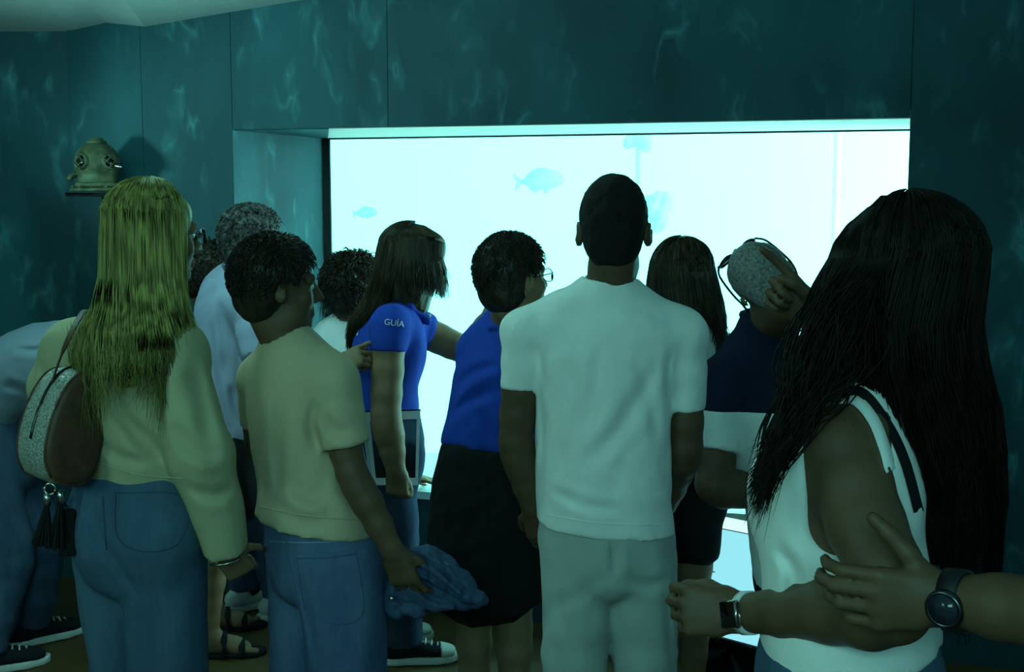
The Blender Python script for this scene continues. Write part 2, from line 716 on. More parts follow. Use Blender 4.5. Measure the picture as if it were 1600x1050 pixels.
# ceiling: folded facets that meet the wall along its sloping top line
zt = {}
pts_w = []
for px, py in ((112, 48.5), (165, 37), (225, 43), (480, 0)):
    u = U(px, 2.4)
    y = Q(u, 0)[1]
    pts_w.append(P(px, py, y) + N_ * .012)
sl = (pts_w[3][2] - pts_w[2][2]) / (pts_w[3][0] - pts_w[2][0])
far = Q(UE, 0, .012)
far[2] = pts_w[3][2] + sl * (far[0] - pts_w[3][0])
pts_w.append(far)
crease = P(135, 0, 4.72)
cd = (crease - pts_w[1]) / abs(crease[1] - pts_w[1][1])
dirs = [cd] * 5
left_pt = A(cpt[0] - 5.0, cpt[1] + .03, pts_w[0][2] - .005)
fr = [left_pt] + pts_w
to = [left_pt + cd * (left_pt[1] + 3.0)] + [p + d * (p[1] + 3.0) for p, d in zip(pts_w, dirs)]
V, f = [], []
for dz in (0, .05):
    for p, q in zip(fr, to):
        V += [p + A(0, 0, dz), q + A(0, 0, dz)]
n = len(fr)
for i in range(n - 1):
    a = 2 * i
    f.append((a, a + 2, a + 3, a + 1))
    b = a + 2 * n
    f.append((b, b + 1, b + 3, b + 2))
f += [tuple([2 * i for i in range(n)] + [2 * n + 2 * i for i in range(n)][::-1])]
struct('ceiling', V, f, M_ceil)

# floor: dark speckled terrazzo
m_floor, nt, b = new_mat('speckled_floor')
n1 = noise(nt, 3, 4)
n2 = nt.nodes.new('ShaderNodeTexVoronoi')
n2.inputs['Scale'].default_value = 95
tc = nt.nodes.new('ShaderNodeTexCoord')
nt.links.new(tc.outputs['Object'], n2.inputs['Vector'])
base = ramp(nt, n1.outputs[0], [(0.3, (0.062, 0.034, 0.008)), (0.7, (0.105, 0.060, 0.015))])
sp = ramp(nt, n2.outputs['Distance'], [(0.07, (1, 1, 1)), (0.13, (0, 0, 0))])
nm = noise(nt, 30, 2)
mk = ramp(nt, nm.outputs[0], [(0.6, (0, 0, 0)), (0.7, (1, 1, 1))])
mu = nt.nodes.new('ShaderNodeMath'); mu.operation = 'MULTIPLY'
nt.links.new(sp.outputs[0], mu.inputs[0]); nt.links.new(mk.outputs[0], mu.inputs[1])
mx = nt.nodes.new('ShaderNodeMix'); mx.data_type = 'RGBA'
mx.inputs[7].default_value = (0.5, 0.48, 0.36, 1)
nt.links.new(mu.outputs[0], mx.inputs[0]); nt.links.new(base.outputs[0], mx.inputs[6])
nt.links.new(mx.outputs[2], b.inputs['Base Color'])
b.inputs['Roughness'].default_value = 0.55
V = [A(-7, -3, 0), A(4, -3, 0), Q(UE, 0, .03), Q(UC, 0, .03), A(-7, cpt[1] + .03, 0)]
V = V + [v - A(0, 0, .05) for v in V]
struct('floor', V, [(0, 1, 2, 3, 4), (9, 8, 7, 6, 5)] + [(i, i + 5, (i + 1) % 5 + 5, (i + 1) % 5) for i in range(5)], m_floor)

# window: splayed left reveal, pale soffit and sill, dark seal, clear pane
ULG = U(509, 1.3, DEPTH)
URG = UR + .34
win = root('window_1', Q((UL + UR) / 2, ZB, 0), None, None)
win['kind'] = 'structure'


def prism(q0, q1, q2, q3, z0, z1):
    V = [A(p[0], p[1], z) for z in (z0, z1) for p in (q0, q1, q2, q3)]
    return V, [(0, 3, 2, 1), (4, 5, 6, 7), (0, 1, 5, 4), (1, 2, 6, 5), (2, 3, 7, 6), (3, 0, 4, 7)]


obj('reveal', *prism(Q(UL, 0, -.012), Q(ULG, 0, DEPTH), Q(ULG - .05, 0, DEPTH), Q(UL - .012, 0, .06), ZB - .03, ZT + .003), M_print, win, False)
obj('reveal', *prism(Q(UR, 0, -.012), Q(UR + .012, 0, .0), Q(URG + .05, 0, DEPTH), Q(URG, 0, DEPTH), ZB - .03, ZT + .003), M_print, win, False)
U5 = U(514, 1.93)
obj('soffit', *prism(Q(U5, 0, .0), Q(UR + .012, 0, .0), Q(URG + .05, 0, DEPTH + .03), Q(ULG + .01, 0, DEPTH + .03), ZT, ZT + .03), M_pale, win, False)
obj('soffit', *prism(Q(UL - .012, 0, .0), Q(U5 - .001, 0, .0), Q(ULG + .009, 0, DEPTH + .03), Q(ULG - .06, 0, DEPTH + .03), ZT, ZT + .03), M_print, win, False, label='dark printed end of the soffit')  # left end takes the dark wall material
obj('sill', *prism(Q(UL - .012, 0, -.03), Q(UR + .012, 0, -.03), Q(URG + .05, 0, DEPTH + .03), Q(ULG - .06, 0, DEPTH + .03), ZB - .03, ZB), M_sill, win, False)
obj('jamb_seal', *slab(ULG - .012, ULG + .034, ZB, ZT, DEPTH - .010, DEPTH + .003, .002), M_dark, win, False)
obj('head_seal', *slab(ULG + .02, URG + .02, ZT - .007, ZT, DEPTH - .012, DEPTH + .004, .001), M_dark, win, False)
mg = bpy.data.materials.new('clear_acrylic')
mg.use_nodes = True
nt = mg.node_tree
nt.nodes.clear()
out = nt.nodes.new('ShaderNodeOutputMaterial')
tr = nt.nodes.new('ShaderNodeBsdfTransparent'); tr.inputs[0].default_value = (0.95, 0.99, 0.98, 1)
gl = nt.nodes.new('ShaderNodeBsdfGlossy'); gl.inputs['Roughness'].default_value = 0.3
mxs = nt.nodes.new('ShaderNodeMixShader'); mxs.inputs[0].default_value = 0.012
nt.links.new(tr.outputs[0], mxs.inputs[1]); nt.links.new(gl.outputs[0], mxs.inputs[2]); nt.links.new(mxs.outputs[0], out.inputs[0])
obj('pane', *slab(ULG, URG + .04, ZB - .02, ZT + .02, DEPTH + .004, DEPTH + .024), mg, win, False)

# the tank: luminous far side, pale shell, water
TB = 2.9
struct('wall_tank', *slab(-2.6, 3.4, -1.2, 3.0, TB, TB + .05), emitter('daylit_water', (0.205, 0.92, 0.86), TANK_GLOW))
M_shell = plain('tank_shell', (0.62, 0.80, 0.78), 0.7)
struct('wall_tank_side', *merge(slab(-2.66, -2.6, -1.2, 3.0, DEPTH + .06, TB + .05), slab(3.4, 3.46, -1.2, 3.0, DEPTH + .06, TB + .05),
                                slab(-2.66, 3.46, 3.0, 3.06, DEPTH + .06, TB + .05), slab(-2.66, 3.46, -1.26, -1.2, DEPTH + .06, TB + .05),
                                slab(-2.66, ULG - .06, -1.2, 3.0, DEPTH + .05, DEPTH + .10), slab(URG + .06, 3.46, -1.2, 3.0, DEPTH + .05, DEPTH + .10),
                                slab(ULG - .06, URG + .06, ZT + .035, 3.0, DEPTH + .05, DEPTH + .10),
                                slab(ULG - .06, URG + .06, -1.2, ZB - .035, DEPTH + .05, DEPTH + .10)), M_shell)
mw = bpy.data.materials.new('tank_water')
mw.use_nodes = True
nt = mw.node_tree
nt.nodes.clear()
out = nt.nodes.new('ShaderNodeOutputMaterial')
vs = nt.nodes.new('ShaderNodeVolumeScatter')
vs.inputs['Color'].default_value = (0.93, 0.995, 0.99, 1)
vs.inputs['Density'].default_value = 0.34
vs.inputs['Anisotropy'].default_value = 0.35
nt.links.new(vs.outputs[0], out.inputs['Volume'])
struct('water', *slab(-2.55, 3.35, -1.15, 2.9, DEPTH + .11, TB - .03), mw)
# ------------------------------------------------------------------ people: body, clothes, hair
HC0 = A(0, -.012, .030)            # skull centre in the head's own axes (right, forward, up)
HR0 = A(.075, .095, .086)


def head_prims(c, B, s=1.0, ear=1.0):
    T = lambda x, y, z: c + B @ (A(x, y, z) * s)
    p = [ell(T(*HC0), HR0 * s, B, .02),
         ell(T(0, .028, -.034), A(.060, .066, .084) * s, B, .02),
         cone(T(-.030, .020, -.088), T(.030, .020, -.088), .030 * s, .030 * s, .03),
         ell(T(0, .072, -.100), A(.021, .017, .016) * s, B, .03),
         cone(T(-.036, .080, .020), T(.036, .080, .020), .013 * s, .013 * s, .02),
         ell(T(.043, .060, -.030), A(.020, .018, .018) * s, B, .02), ell(T(-.043, .060, -.030), A(.020, .018, .018) * s, B, .02)]
    for x in (-1, 1):
        p.append(ell(T(x * .032, .099, .000), A(.017, .014, .012) * s, B, .012, 'sub'))
    p += [cone(T(0, .092, .008), T(0, .112, -.032), .008 * s, .0125 * s, .012),
          cone(T(-.012, .098, -.036), T(.012, .098, -.036), .009 * s, .009 * s, .008),
          cone(T(-.020, .087, -.062), T(.020, .087, -.062), .007 * s, .007 * s, .006), cone(T(-.018, .086, -.074), T(.018, .086, -.074), .008 * s, .008 * s, .006)]
    for x in (-1, 1):
        eB = B @ basis(x * 30, 0, 0)
        p += [ell(T(x * (.074 + .012 * ear), -.014, -.006), A(.009, .021, .034) * s * ear, eB, .006),
              ell(T(x * .098, -.010, .000), A(.007, .010, .017) * s, eB, .006, 'sub')]
    return p


REST = ((25, 30, 20), (28, 34, 22), (32, 38, 25), (36, 40, 28))
FIST = ((70, 85, 50), (75, 88, 55), (78, 90, 55), (80, 90, 55))
POINT = ((4, 6, 4), (72, 88, 50), (78, 90, 55), (80, 92, 55))
FLAT = ((6, 8, 5), (5, 7, 5), (7, 9, 6), (10, 12, 8))


def hand_prims(w, d, n, right, curl=REST, spread=4, s=1.0, thumb=(.60, .78, .30), tb=18):
    """w wrist, d towards the fingers, n out of the palm."""
    d = nrm(d)
    n = nrm(n - d * (np.asarray(n) @ d))
    t = np.cross(d, n) if right else np.cross(n, d)
    out = []
    w = np.array(w, float)

    def pl(a, b, wa, da, wb, db):
        out.append(seg(a, b, wa * s, da * s, wb * s, db * s, t, .014))
    pl(w - d * .01 * s, w + d * .035 * s, .027, .019, .036, .016)
    pl(w + d * .035 * s, w + d * .082 * s, .036, .016, .041, .0135)
    ph = ((.043, .026, .021), (.047, .030, .022), (.043, .028, .021), (.034, .021, .019))
    rr = (.0094, .0097, .0092, .0082)
    offs = (.030, .010, -.011, -.030)
    for i in range(4):
        b = w + (d * (.090 - abs(i - 1.2) * .0045) + t * offs[i]) * s
        sp = math.radians((1.4 - i) * spread)
        dirv = nrm(d * math.cos(sp) + t * math.sin(sp))
        out.append(cone(w + (d * .05 + t * offs[i] * .85) * s, b, .011 * s, (rr[i] + .0012) * s, .006))
        ang = 0
        for k in range(3):
            ang += math.radians(curl[i][k])
            v = dirv * math.cos(ang) + n * math.sin(ang)
            e = b + v * ph[i][k] * s
            out.append(cone(b, e, rr[i] * (1 - .07 * k) * s, rr[i] * (.93 - .08 * k) * s, .0035))
            b = e
    b = w + (d * .022 + t * .024 + n * .008) * s
    v = nrm(d * thumb[0] + t * thumb[1] + n * thumb[2])
    out.append(cone(w + d * .012 * s + t * .012 * s, b, .016 * s, .0155 * s, .012))
    ax = nrm(np.cross(v, nrm(d + n * .5)))
    for k, (L, r) in enumerate(((.040, .0135), (.032, .0110), (.026, .0098))):
        e = b + v * L * s
        out.append(cone(b, e, r * s, (r - .0012) * s, .006))
        b = e
        a = math.radians(tb)
        v = v * math.cos(a) + np.cross(ax, v) * math.sin(a)
    return out


def foot_prims(an, yaw, s=1.0, toes=False, side=1):
    f = A(math.sin(math.radians(yaw)), math.cos(math.radians(yaw)), 0)
    r = A(f[1], -f[0], 0)
    g = A(an[0], an[1], 0)
    z = lambda h: A(0, 0, h)
    base = 0.025 if toes else 0.03
    p = [cone(an, g - f * .045 * s + z(base + .022), .034 * s, .030 * s, .02),
         cone(g - f * .045 * s + z(base + .02), g + f * .09 * s + z(base + .012), .030 * s, .026 * s, .02),
         cone(an - z(.02) + f * .02, g + f * .13 * s + z(base + .006), .030 * s, .020 * s, .03),
         cone(g + f * .10 * s - r * .018 * s + z(base + .008), g + f * .10 * s + r * .020 * s + z(base + .008), .022 * s, .022 * s, .02)]
    if toes:
        for i in range(5):
            o = (-.030 + .0155 * i) * side
            a = g + f * (.125 - .006 * i) * s - r * o * s * -1 + z(base + .003)
            p.append(cone(a - f * .02, a + f * (.045 - .006 * i) * s - z(.006), .0105 * s, (.0125 if i == 0 else .0085) * s, .005))
    else:
        p.append(cone(g + f * .12 * s + z(base), g + f * .165 * s + z(base - .006), .024 * s, .015 * s, .02))
    return p


def shoe(par, an, yaw, upper, sole, s=1.0, label=None, stripe=None, canvas=False):
    f = A(math.sin(math.radians(yaw)), math.cos(math.radians(yaw)), 0)
    r = A(f[1], -f[0], 0)
    g = A(an[0], an[1], 0)
    z = lambda h: A(0, 0, h)
    P_ = [loft([(g - f * .075 * s + z(.052), .030 * s, .030 * s, yaw), (g - f * .03 * s + z(.055), .037 * s, .040 * s, yaw), (g + f * .05 * s + z(.050), .039 * s, .032 * s, yaw),
                (g + f * .125 * s + z(.042), .044 * s, .022 * s, yaw), (g + f * .178 * s + z(.036), .032 * s, .014 * s, yaw)], 3, .015)][0]
    P_ += [cone(g - f * .025 * s + z(.06), A(an[0], an[1], .10) - f * .015, .040 * s, .040 * s, .02, 'add', False, True)]
    V, q = solidify(P_, .008, cuts=[(A(0, 0, -1), z(.022))])
    o = obj('shoe', V, q, upper, par, label=label)
    S_ = []
    pts = [(-.085, .030), (-.03, .038), (.05, .040), (.12, .047), (.17, .036), (.19, .020)]
    for (a, wa), (b, wb) in zip(pts[:-1], pts[1:]):
        S_.append(seg(g + f * a * s + z(.014), g + f * b * s + z(.014), wa * s, .05, wb * s, .05, r, .01))
    V, q = solidify(S_, .008, cuts=[(A(0, 0, -1), z(.001)), (A(0, 0, 1), z(.030))])
    obj('sole', V, q, sole, o)
    if canvas:
        V, q = solidify(loft([(g + f * .110 * s + z(.044), .047 * s, .026 * s, yaw), (g + f * .140 * s + z(.041), .046 * s, .024 * s, yaw), (g + f * .180 * s + z(.037), .035 * s, .018 * s, yaw)], 3, .01), .005, cuts=[(-f, g + f * .135 * s), (A(0, 0, -1), z(.02))])
        obj('toe_cap', V, q, sole, o)
    if stripe is not None or canvas:
        ps = []
        for i in range(5):
            yy = .035 + .022 * i
            h = .104 - .0085 * i
            ps.append([g + f * yy * s - r * .026 * s + z(h - .010), g + f * (yy + .004) * s + z(h), g + f * yy * s + r * .026 * s + z(h - .010)])
        V, q = tubes(ps, .0035, 5)
        obj('laces', V, q, stripe or sole, o)
    return o


def crease(pts, r=.006, k=.02, op='sub'):
    return [cone(a, b, r, r, k, op) for a, b in zip(pts[:-1], pts[1:])]


def tuft_hair(par, c, B, s, mat, n=500, L=.03, grow=.012, curl=.0, wmul=1.0, top=0.0, nape=-.62, seed=1, thin=.0016, bald=False, name='hair', fringe=0.0, mess=.22):
    """short hair: a shell over the skull with a fringe of small locks on it."""
    rng = np.random.default_rng(seed)
    T = lambda x, y, z: c + B @ (A(x, y, z) * s)
    R = (HR0 + grow) * A(wmul, 1, 1)
    ct = [(B @ nrm(A(0, .74, -.62)), T(0, .060, .040))]
    pr = [ell(T(*(HC0 + A(0, 0, top / 2))), (R + A(0, 0, top)) * s, B, .015), ell(T(0, -.045, -.035), A(.060 + grow * .6, .050 + grow, .062) * s, B, .03)]
    pr += [ell(T(x * .082, .004, -.012), A(.026, .028, .036) * s, B, .012, 'sub') for x in (-1, 1)]
    am = .0009 + curl * .12
    V, q = solidify(pr, .0065, disp=lambda X, Y, Z: am * wob(X, Y, Z, 150, seed) + .002 * wob(X, Y, Z, 60, seed + 3), cuts=ct)
    o = obj(name, V, q, mat, par)
    if n:
        d = rng.normal(size=(n * 3, 3))
        d /= np.linalg.norm(d, axis=1, keepdims=True)
        cc = HC0 + A(0, 0, top / 2)
        pt = cc + d * (R + A(0, 0, top))
        ear = np.minimum(np.linalg.norm(pt - A(.085, .0, -.014), axis=1), np.linalg.norm(pt - A(-.085, .0, -.014), axis=1)) > .036
        keep = ear & (d[:, 2] > nape) & ((pt - A(0, .060, .045)) @ nrm(A(0, .74, -.62)) < -.004)
        d, pt = d[keep][:n], pt[keep][:n]
        flow = np.stack([d[:, 0] * .3, -.2 + fringe * (d[:, 1] > .2) + .0 * d[:, 1], -.55 + .0 * d[:, 2]], 1) + rng.normal(size=d.shape) * mess
        flow -= d * (flow * d).sum(1, keepdims=True) * .9
        M = 5 if curl else 4
        t = np.linspace(0, 1, M)
        ll = L * rng.uniform(.6, 1.25, len(d))
        path = pt[:, None] - d[:, None] * .004 + (flow[:, None] * t[None, :, None] + d[:, None] * (.35 * np.sin(t * 2.2))[None, :, None]) * ll[:, None, None]
        if curl:
            u = np.cross(d, flow + 1e-3)
            u /= np.linalg.norm(u, axis=1, keepdims=True) + 1e-9
            ph = rng.uniform(0, 6.28, len(d))
            path = path + curl * (np.sin(t[None] * 7 + ph[:, None])[..., None] * u[:, None] + np.cos(t[None] * 7 + ph[:, None])[..., None] * d[:, None] * .7)
        wpath = c + (path * s) @ B.T
        V, q = tubes(wpath, thin * np.interp(t, [0, .3, .7, 1], [1.3, 1.6, 1.1, .2]), 3)
        obj('locks', V, q, mat, o)
    return o


def long_hair(par, c, B, s, mat, rings, phi=112, n=700, thick=.0042, grow=.016, part=(0, .02), seed=2, mass=True, wave=.004, ends=.10, face_cut=(.055, .02), phis=None, core=.88, tipr=.2, mask=None):
    """long hair: cap + hanging mass + locks that run from the parting over the skull and through the rings.
    rings: [(centre, half width, half depth, yaw)] from the neck down."""
    rng = np.random.default_rng(seed)
    T = lambda x, y, z: c + B @ (A(x, y, z) * s)
    R = (HR0 + grow) * s
    fc = [(B @ nrm(A(0, .85, -.5)), T(0, *face_cut))]
    pr = [ell(T(*HC0), R - .007, B, .02, cuts=fc)]
    if mass:
        pr.append(ell(T(0, -.030, -.035), (A(.060, .066, .080) + grow * .5) * s, B, .02, cuts=fc))
        st = [(T(0, -.022, -.02), (HR0[0] + grow) * s * .84, .076 * s, rings[0][3])] + [(r[0], r[1] * core, r[2] * core, r[3]) for r in rings]
        st[-1] = (st[-1][0] + A(0, 0, .05), st[-1][1] * .8, st[-1][2] * .8, st[-1][3])
        pr += loft(st, 4, .02)
    V, q = solidify(pr, .007, disp=lambda X, Y, Z: .0025 * wob(X * 3, Y * 3, Z * .35, 40, seed))
    o = obj('hair', V, q, mat, par)
    M_head, nr = 6, len(rings)
    ph = rng.uniform(-phi, phi, n) if phis is None else rng.uniform(phis[0], phis[1], n)
    phr = np.radians(ph)
    th0 = np.radians(rng.uniform(3, 72, n))
    lay = rng.uniform(.95, 1.06, n)
    keys = np.zeros((n, M_head + nr, 3))
    tt = np.linspace(0, 1, M_head)
    for j in range(M_head):
        th = th0 + (math.radians(82) - th0) * tt[j]
        loc = np.stack([np.sin(th) * np.sin(phr) * R[0], -np.sin(th) * np.cos(phr) * R[1], np.cos(th) * R[2]], 1) * (lay * (1.0 + .015 * math.sin(j)))[:, None]
        loc += HC0 * s
        loc[:, 0] += part[0] * (1 - np.sin(th)) * s
        keys[:, j] = c + loc @ B.T
    for j, (rc, w, d, yw) in enumerate(rings):
        y = math.radians(yw)
        sd, bk = A(math.cos(y), -math.sin(y), 0), -A(math.sin(y), math.cos(y), 0)
        jit = (rng.normal(size=n) * .09 + .10 * np.sin(phr * 7 + seed)) * (j + 1) / nr
        rad = lay * rng.uniform(.82, 1.04, n) if j == nr - 1 else lay
        pj = phr + jit
        k = rc + (np.sin(pj) * w * rad)[:, None] * sd + (np.cos(pj) * d * rad)[:, None] * bk
        if j == nr - 1:
            k[:, 2] += rng.uniform(-ends * .25, ends, n) + ends * .45 * np.sin(phr * 5 + seed)
        keys[:, M_head + j] = k
    Mn = 18
    # catmull through the keys, all strands at once
    kk = np.concatenate([2 * keys[:, :1] - keys[:, 1:2], keys, 2 * keys[:, -1:] - keys[:, -2:-1]], 1)
    nseg = keys.shape[1] - 1
    g = np.linspace(0, nseg - 1e-6, Mn)
    pts = np.zeros((n, Mn, 3))
    wv = rng.uniform(0, 6.28, n)
    for a, gg in enumerate(g):
        i = int(gg)
        t = gg - i
        p0, p1, p2, p3 = kk[:, i], kk[:, i + 1], kk[:, i + 2], kk[:, i + 3]
        pts[:, a] = .5 * (2 * p1 + (p2 - p0) * t + (2 * p0 - 5 * p1 + 4 * p2 - p3) * t * t + (3 * p1 - p0 - 3 * p2 + p3) * t ** 3)
        amp = wave * min(1, max(0, (gg - M_head + 2) / 3))
        pts[:, a, 0] += amp * np.sin(gg * 2.1 + wv)
        pts[:, a, 1] += amp * np.cos(gg * 1.7 + wv)
    tp = np.linspace(0, 1, Mn)
    prof = thick * (np.minimum(1, .55 + tp * 2) * (1 - (1 - tipr) * np.clip((tp - .6) / .4, 0, 1)))
    rad = prof[None] * rng.uniform(.55, 1.25, n)[:, None]
    V, q = tubes(pts, rad, 3, .8)
    lk = obj('locks', V, q, mat, o)
    return o


EYEW = plain('eye_white', (0.72, 0.70, 0.66), 0.2)
EYED = plain('eye_iris', (0.03, 0.02, 0.012), 0.15)


def eyes(par, c, B, s):
    for x in (-1, 1):
        ctr = c + B @ (A(x * .032, .0765, .000) * s)
        V, q = lathe(ctr, np.stack([B[:, 0], -B[:, 2], B[:, 1]], 1), [(.0112 * s * math.sin(math.pi * i / 8) + 1e-4, -.0112 * s * math.cos(math.pi * i / 8)) for i in range(9)], 12)
        mi = []
        for fc in q:
            cen = np.mean([V[i] for i in fc], 0)
            mi.append(1 if (cen - ctr) @ B[:, 1] > .0088 * s else 0)
        obj('eye', V, q, None, par, mats=[EYEW, EYED], mat_idx=mi)


def glasses(par, c, B, s, mat, lens=None, up=0.0, tilt=0.0, wire=1.0):
    """up/tilt lift the frame on to the crown."""
    Bt = B @ basis(0, tilt, 0)
    T = lambda x, y, z: c + B @ (A(0, 0, up) * s) + Bt @ (A(x, y, z) * s)
    parts = []
    for x in (-1, 1):
        ring = [T(x * .033 + .025 * math.cos(a), .108 - .004 * abs(math.cos(a)), -.002 + .020 * math.sin(a)) for a in np.linspace(0, 2 * math.pi, 19)]
        parts.append(tube1(ring, .0016 * s * wire, 6))
        parts.append(tube1(catmull([T(x * .060, .106, .004), T(x * .077, .08, .005), T(x * .084, .02, .004), T(x * .083, -.015, .002), T(x * .080, -.035, -.020)], 4), .0018 * s * wire, 6))
    parts.append(tube1(catmull([T(-.009, .110, .003), T(0, .113, .006), T(.009, .110, .003)], 3), .0016 * s * wire, 6))
    o = obj('glasses', *merge(*parts), mat, par)
    if lens is not None:
        for x in (-1, 1):
            ring = [T(x * .033 + .0245 * math.cos(a), .108 - .004 * abs(math.cos(a)), -.002 + .0195 * math.sin(a)) for a in np.linspace(0, 2 * math.pi, 18, endpoint=False)]
            V = np.array(ring + [r + Bt @ A(0, .0012, 0) for r in ring])
            obj('lens', V, [tuple(range(18)), tuple(range(35, 17, -1))] + [(i, i + 18, (i + 1) % 18 + 18, (i + 1) % 18) for i in range(18)], lens, o)
    return o


def person(label, Y, head, spine, arms, legs, skin, top=None, bottom=None, neck_r=.055, hands=None, vox=.0074, foot_yaw=(0, 0), toes=(False, False),
           calf=.88, arm_r=(.050, .040, .028), neck_back=(0, 0, 0), body_shrink=.027, lib=None, ear=1.0, neck=None):
    """head=(px,py,dY,yaw,pitch,roll,scale); spine rows (px,py,dY,w,d,yaw) from the hem up to the neck;
    arms = {'L':(shoulder, elbow, wrist)} as points; legs likewise (hip, knee, ankle)."""
    an0 = np.mean([legs[k][2] for k in legs], 0)
    r0 = root('person', A(an0[0], an0[1], 0), label, 'person')
    hc = P(head[0], head[1], Y + head[2])
    HB = basis(*head[3:6])
    hs = head[6]
    st = [(P(s[0], s[1], Y + s[2]), s[3], s[4], s[5]) for s in spine]
    pr = head_prims(hc, HB, hs, ear)
    nb = st[-1][0] if neck is None else neck
    pr.append(cone(nb - A(0, 0, .03), hc + HB @ (A(0, -.028, -.075) * hs), neck_r * 1.06, neck_r, .03))
    lo = [(p, max(.03, w - body_shrink), max(.03, d - body_shrink), y) for p, w, d, y in st]
    lo[0] = (lo[0][0], max(.05, lo[0][1] - .034), max(.05, lo[0][2] - .034), lo[0][3])
    lo[1] = (lo[1][0], max(.05, lo[1][1] - .016), max(.05, lo[1][2] - .016), lo[1][3])
    pr += loft(lo, 3, .02)
    hip = np.mean([legs[k][0] for k in legs], 0)
    pr.append(cone(st[0][0], hip, .075, .08, .03))
    fine = [(hc[2] - .14 * hs, hc[2] + .13 * hs)]
    up = st[-2][0]
    for k, (sh, el, wr) in arms.items():
        pr += [cone(st[-2][0] * .55 + sh * .45, sh, arm_r[0], arm_r[0], .03)]
        pr += chain([sh, sh * .5 + el * .5, el, el * .62 + wr * .38, wr], [arm_r[0], (arm_r[0] + arm_r[1]) * .51, arm_r[1], arm_r[1] * 1.0, arm_r[2]], 2, .012)
        h = dict(d=wr - el, n=None, curl=REST, s=1.0)
        h.update((hands or {}).get(k, {}))
        if h['n'] is None:
            h['n'] = A(1, 0, 0) if k == 'L' else A(-1, 0, 0)
        pr += hand_prims(wr, h['d'], h['n'], k == 'R', h['curl'], h.get('spread', 4), h['s'], h.get('thumb', (.60, .78, .30)), h.get('tb', 18))
        fine.append((wr[2] - .15, wr[2] + .17))
    for i, (k, (hp, kn, an)) in enumerate(legs.items()):
        cz = calf
        pr += chain([hp, hp * .5 + kn * .5, kn, kn * .68 + an * .32, kn * .3 + an * .7, an], [.085 * cz, .074 * cz, .054 * cz, .056 * cz, .040 * cz, .034], 2, .012)
        pr += foot_prims(an, foot_yaw[i], 1.0, toes[i], 1 if k == 'L' else -1)
        if toes[i]:
            fine.append((0, .08))
    V, q = solidify(pr, vox, fine)
    body = obj('body', V, q, skin, r0)
    bodymesh = (V, q)
    eyes(r0, hc, HB, hs)
    info = dict(root=r0, hc=hc, HB=HB, hs=hs, st=st, arms=arms, legs=legs, body=body, bodymesh=bodymesh)
    if top:
        t = dict(name='shirt', sl={'L': .55, 'R': .55}, r=(.066, .060), amp=.004, freq=22, seed=1, vox=.0088, extra=[], cut0=True, cut1=True, scut=True, cuts=[], k=.03)
        t.update(top)
        gp = loft(st, 4, .012, t['cut0'], False)
        for k, (sh, el, wr) in arms.items():
            f = t['sl'].get(k, 0)
            if f is None:
                continue
            rr = t['r'] if not isinstance(t['r'], dict) else t['r'][k]
            gp.append(cone(st[-2][0] * .5 + sh * .5 - A(0, 0, .01), sh, rr[0] * .92, rr[0], t['k'] * 1.3))
            if f <= 1:
                e = sh + (el - sh) * f
                m = sh + (el - sh) * f * .5
                gp += [cone(sh, m, rr[0], (rr[0] + rr[1]) * .5, t['k']), cone(m, e, (rr[0] + rr[1]) * .5, rr[1], .012, 'add', False, t['scut'])]
            else:
                e = el + (wr - el) * (f - 1)
                gp += [cone(sh, el, rr[0], rr[1], t['k']), cone(el, e, rr[1], rr[2], .02, 'add', False, True)]
        gp += t['extra']
        # neck opening: scoop round the neck
        gp.append(cone(nb + (nb - st[-2][0]) * .25, nb + nrm(nb - st[-2][0]) * .12, neck_r + t.get('nr', .010), neck_r + .02 + t.get('nr', .01), .012, 'sub'))
        V, q = solidify(gp, t['vox'], disp=lambda X, Y_, Z: t['amp'] * wob(X, Y_, Z, t['freq'], t['seed']) + t['amp'] * .45 * wob(X, Y_, Z, t['freq'] * 2.3, t['seed'] + 4), cuts=t['cuts'])
        V = press_folds(V, q, t.get('folds', []), Y or 1.0)
        info['top'] = obj(t['name'], V, q, t['mat'], r0)
        info['topmesh'] = (V, q)
    if bottom:
        t = dict(name='trousers', r=(.100, .085, .080, .075), amp=.004, freq=17, seed=5, vox=.0105, hemz=None, pelvis=None, extra=[], end=1.0)
        t.update(bottom)
        pv = [(P(s[0], s[1], Y + s[2]), s[3], s[4], s[5]) for s in t['pelvis']]
        gp = loft(pv, 3, .02, t.get('flat', False), True)
        if not t.get('skirt'):
            for k, (hp, kn, an) in legs.items():
                rr = t['r']
                e = kn + (an - kn) * t['end'] if t['end'] >= 0 else hp + (kn - hp) * (1 + t['end'])
                if t['end'] >= 0:
                    pts, rad = [hp, hp * .5 + kn * .5, kn, e], list(rr)
                else:
                    pts, rad = [hp, hp * .5 + e * .5, e], list(rr)[:3]
                gp += chain(pts, rad, 3, .014, False, True)
        gp += t['extra']
        V, q = solidify(gp, t['vox'], disp=lambda X, Y_, Z: t['amp'] * wob(X, Y_, Z * t.get('zs', 1.0), t['freq'], t['seed']) + t['amp'] * .5 * wob(X, Y_, Z, t['freq'] * 2.4, t['seed'] + 2))
        V = press_folds(V, q, t.get('folds', []), Y or 1.0)
        info['bottom'] = obj(t['name'], V, q, t['mat'], r0)
        info['bottommesh'] = (V, q)
    return info


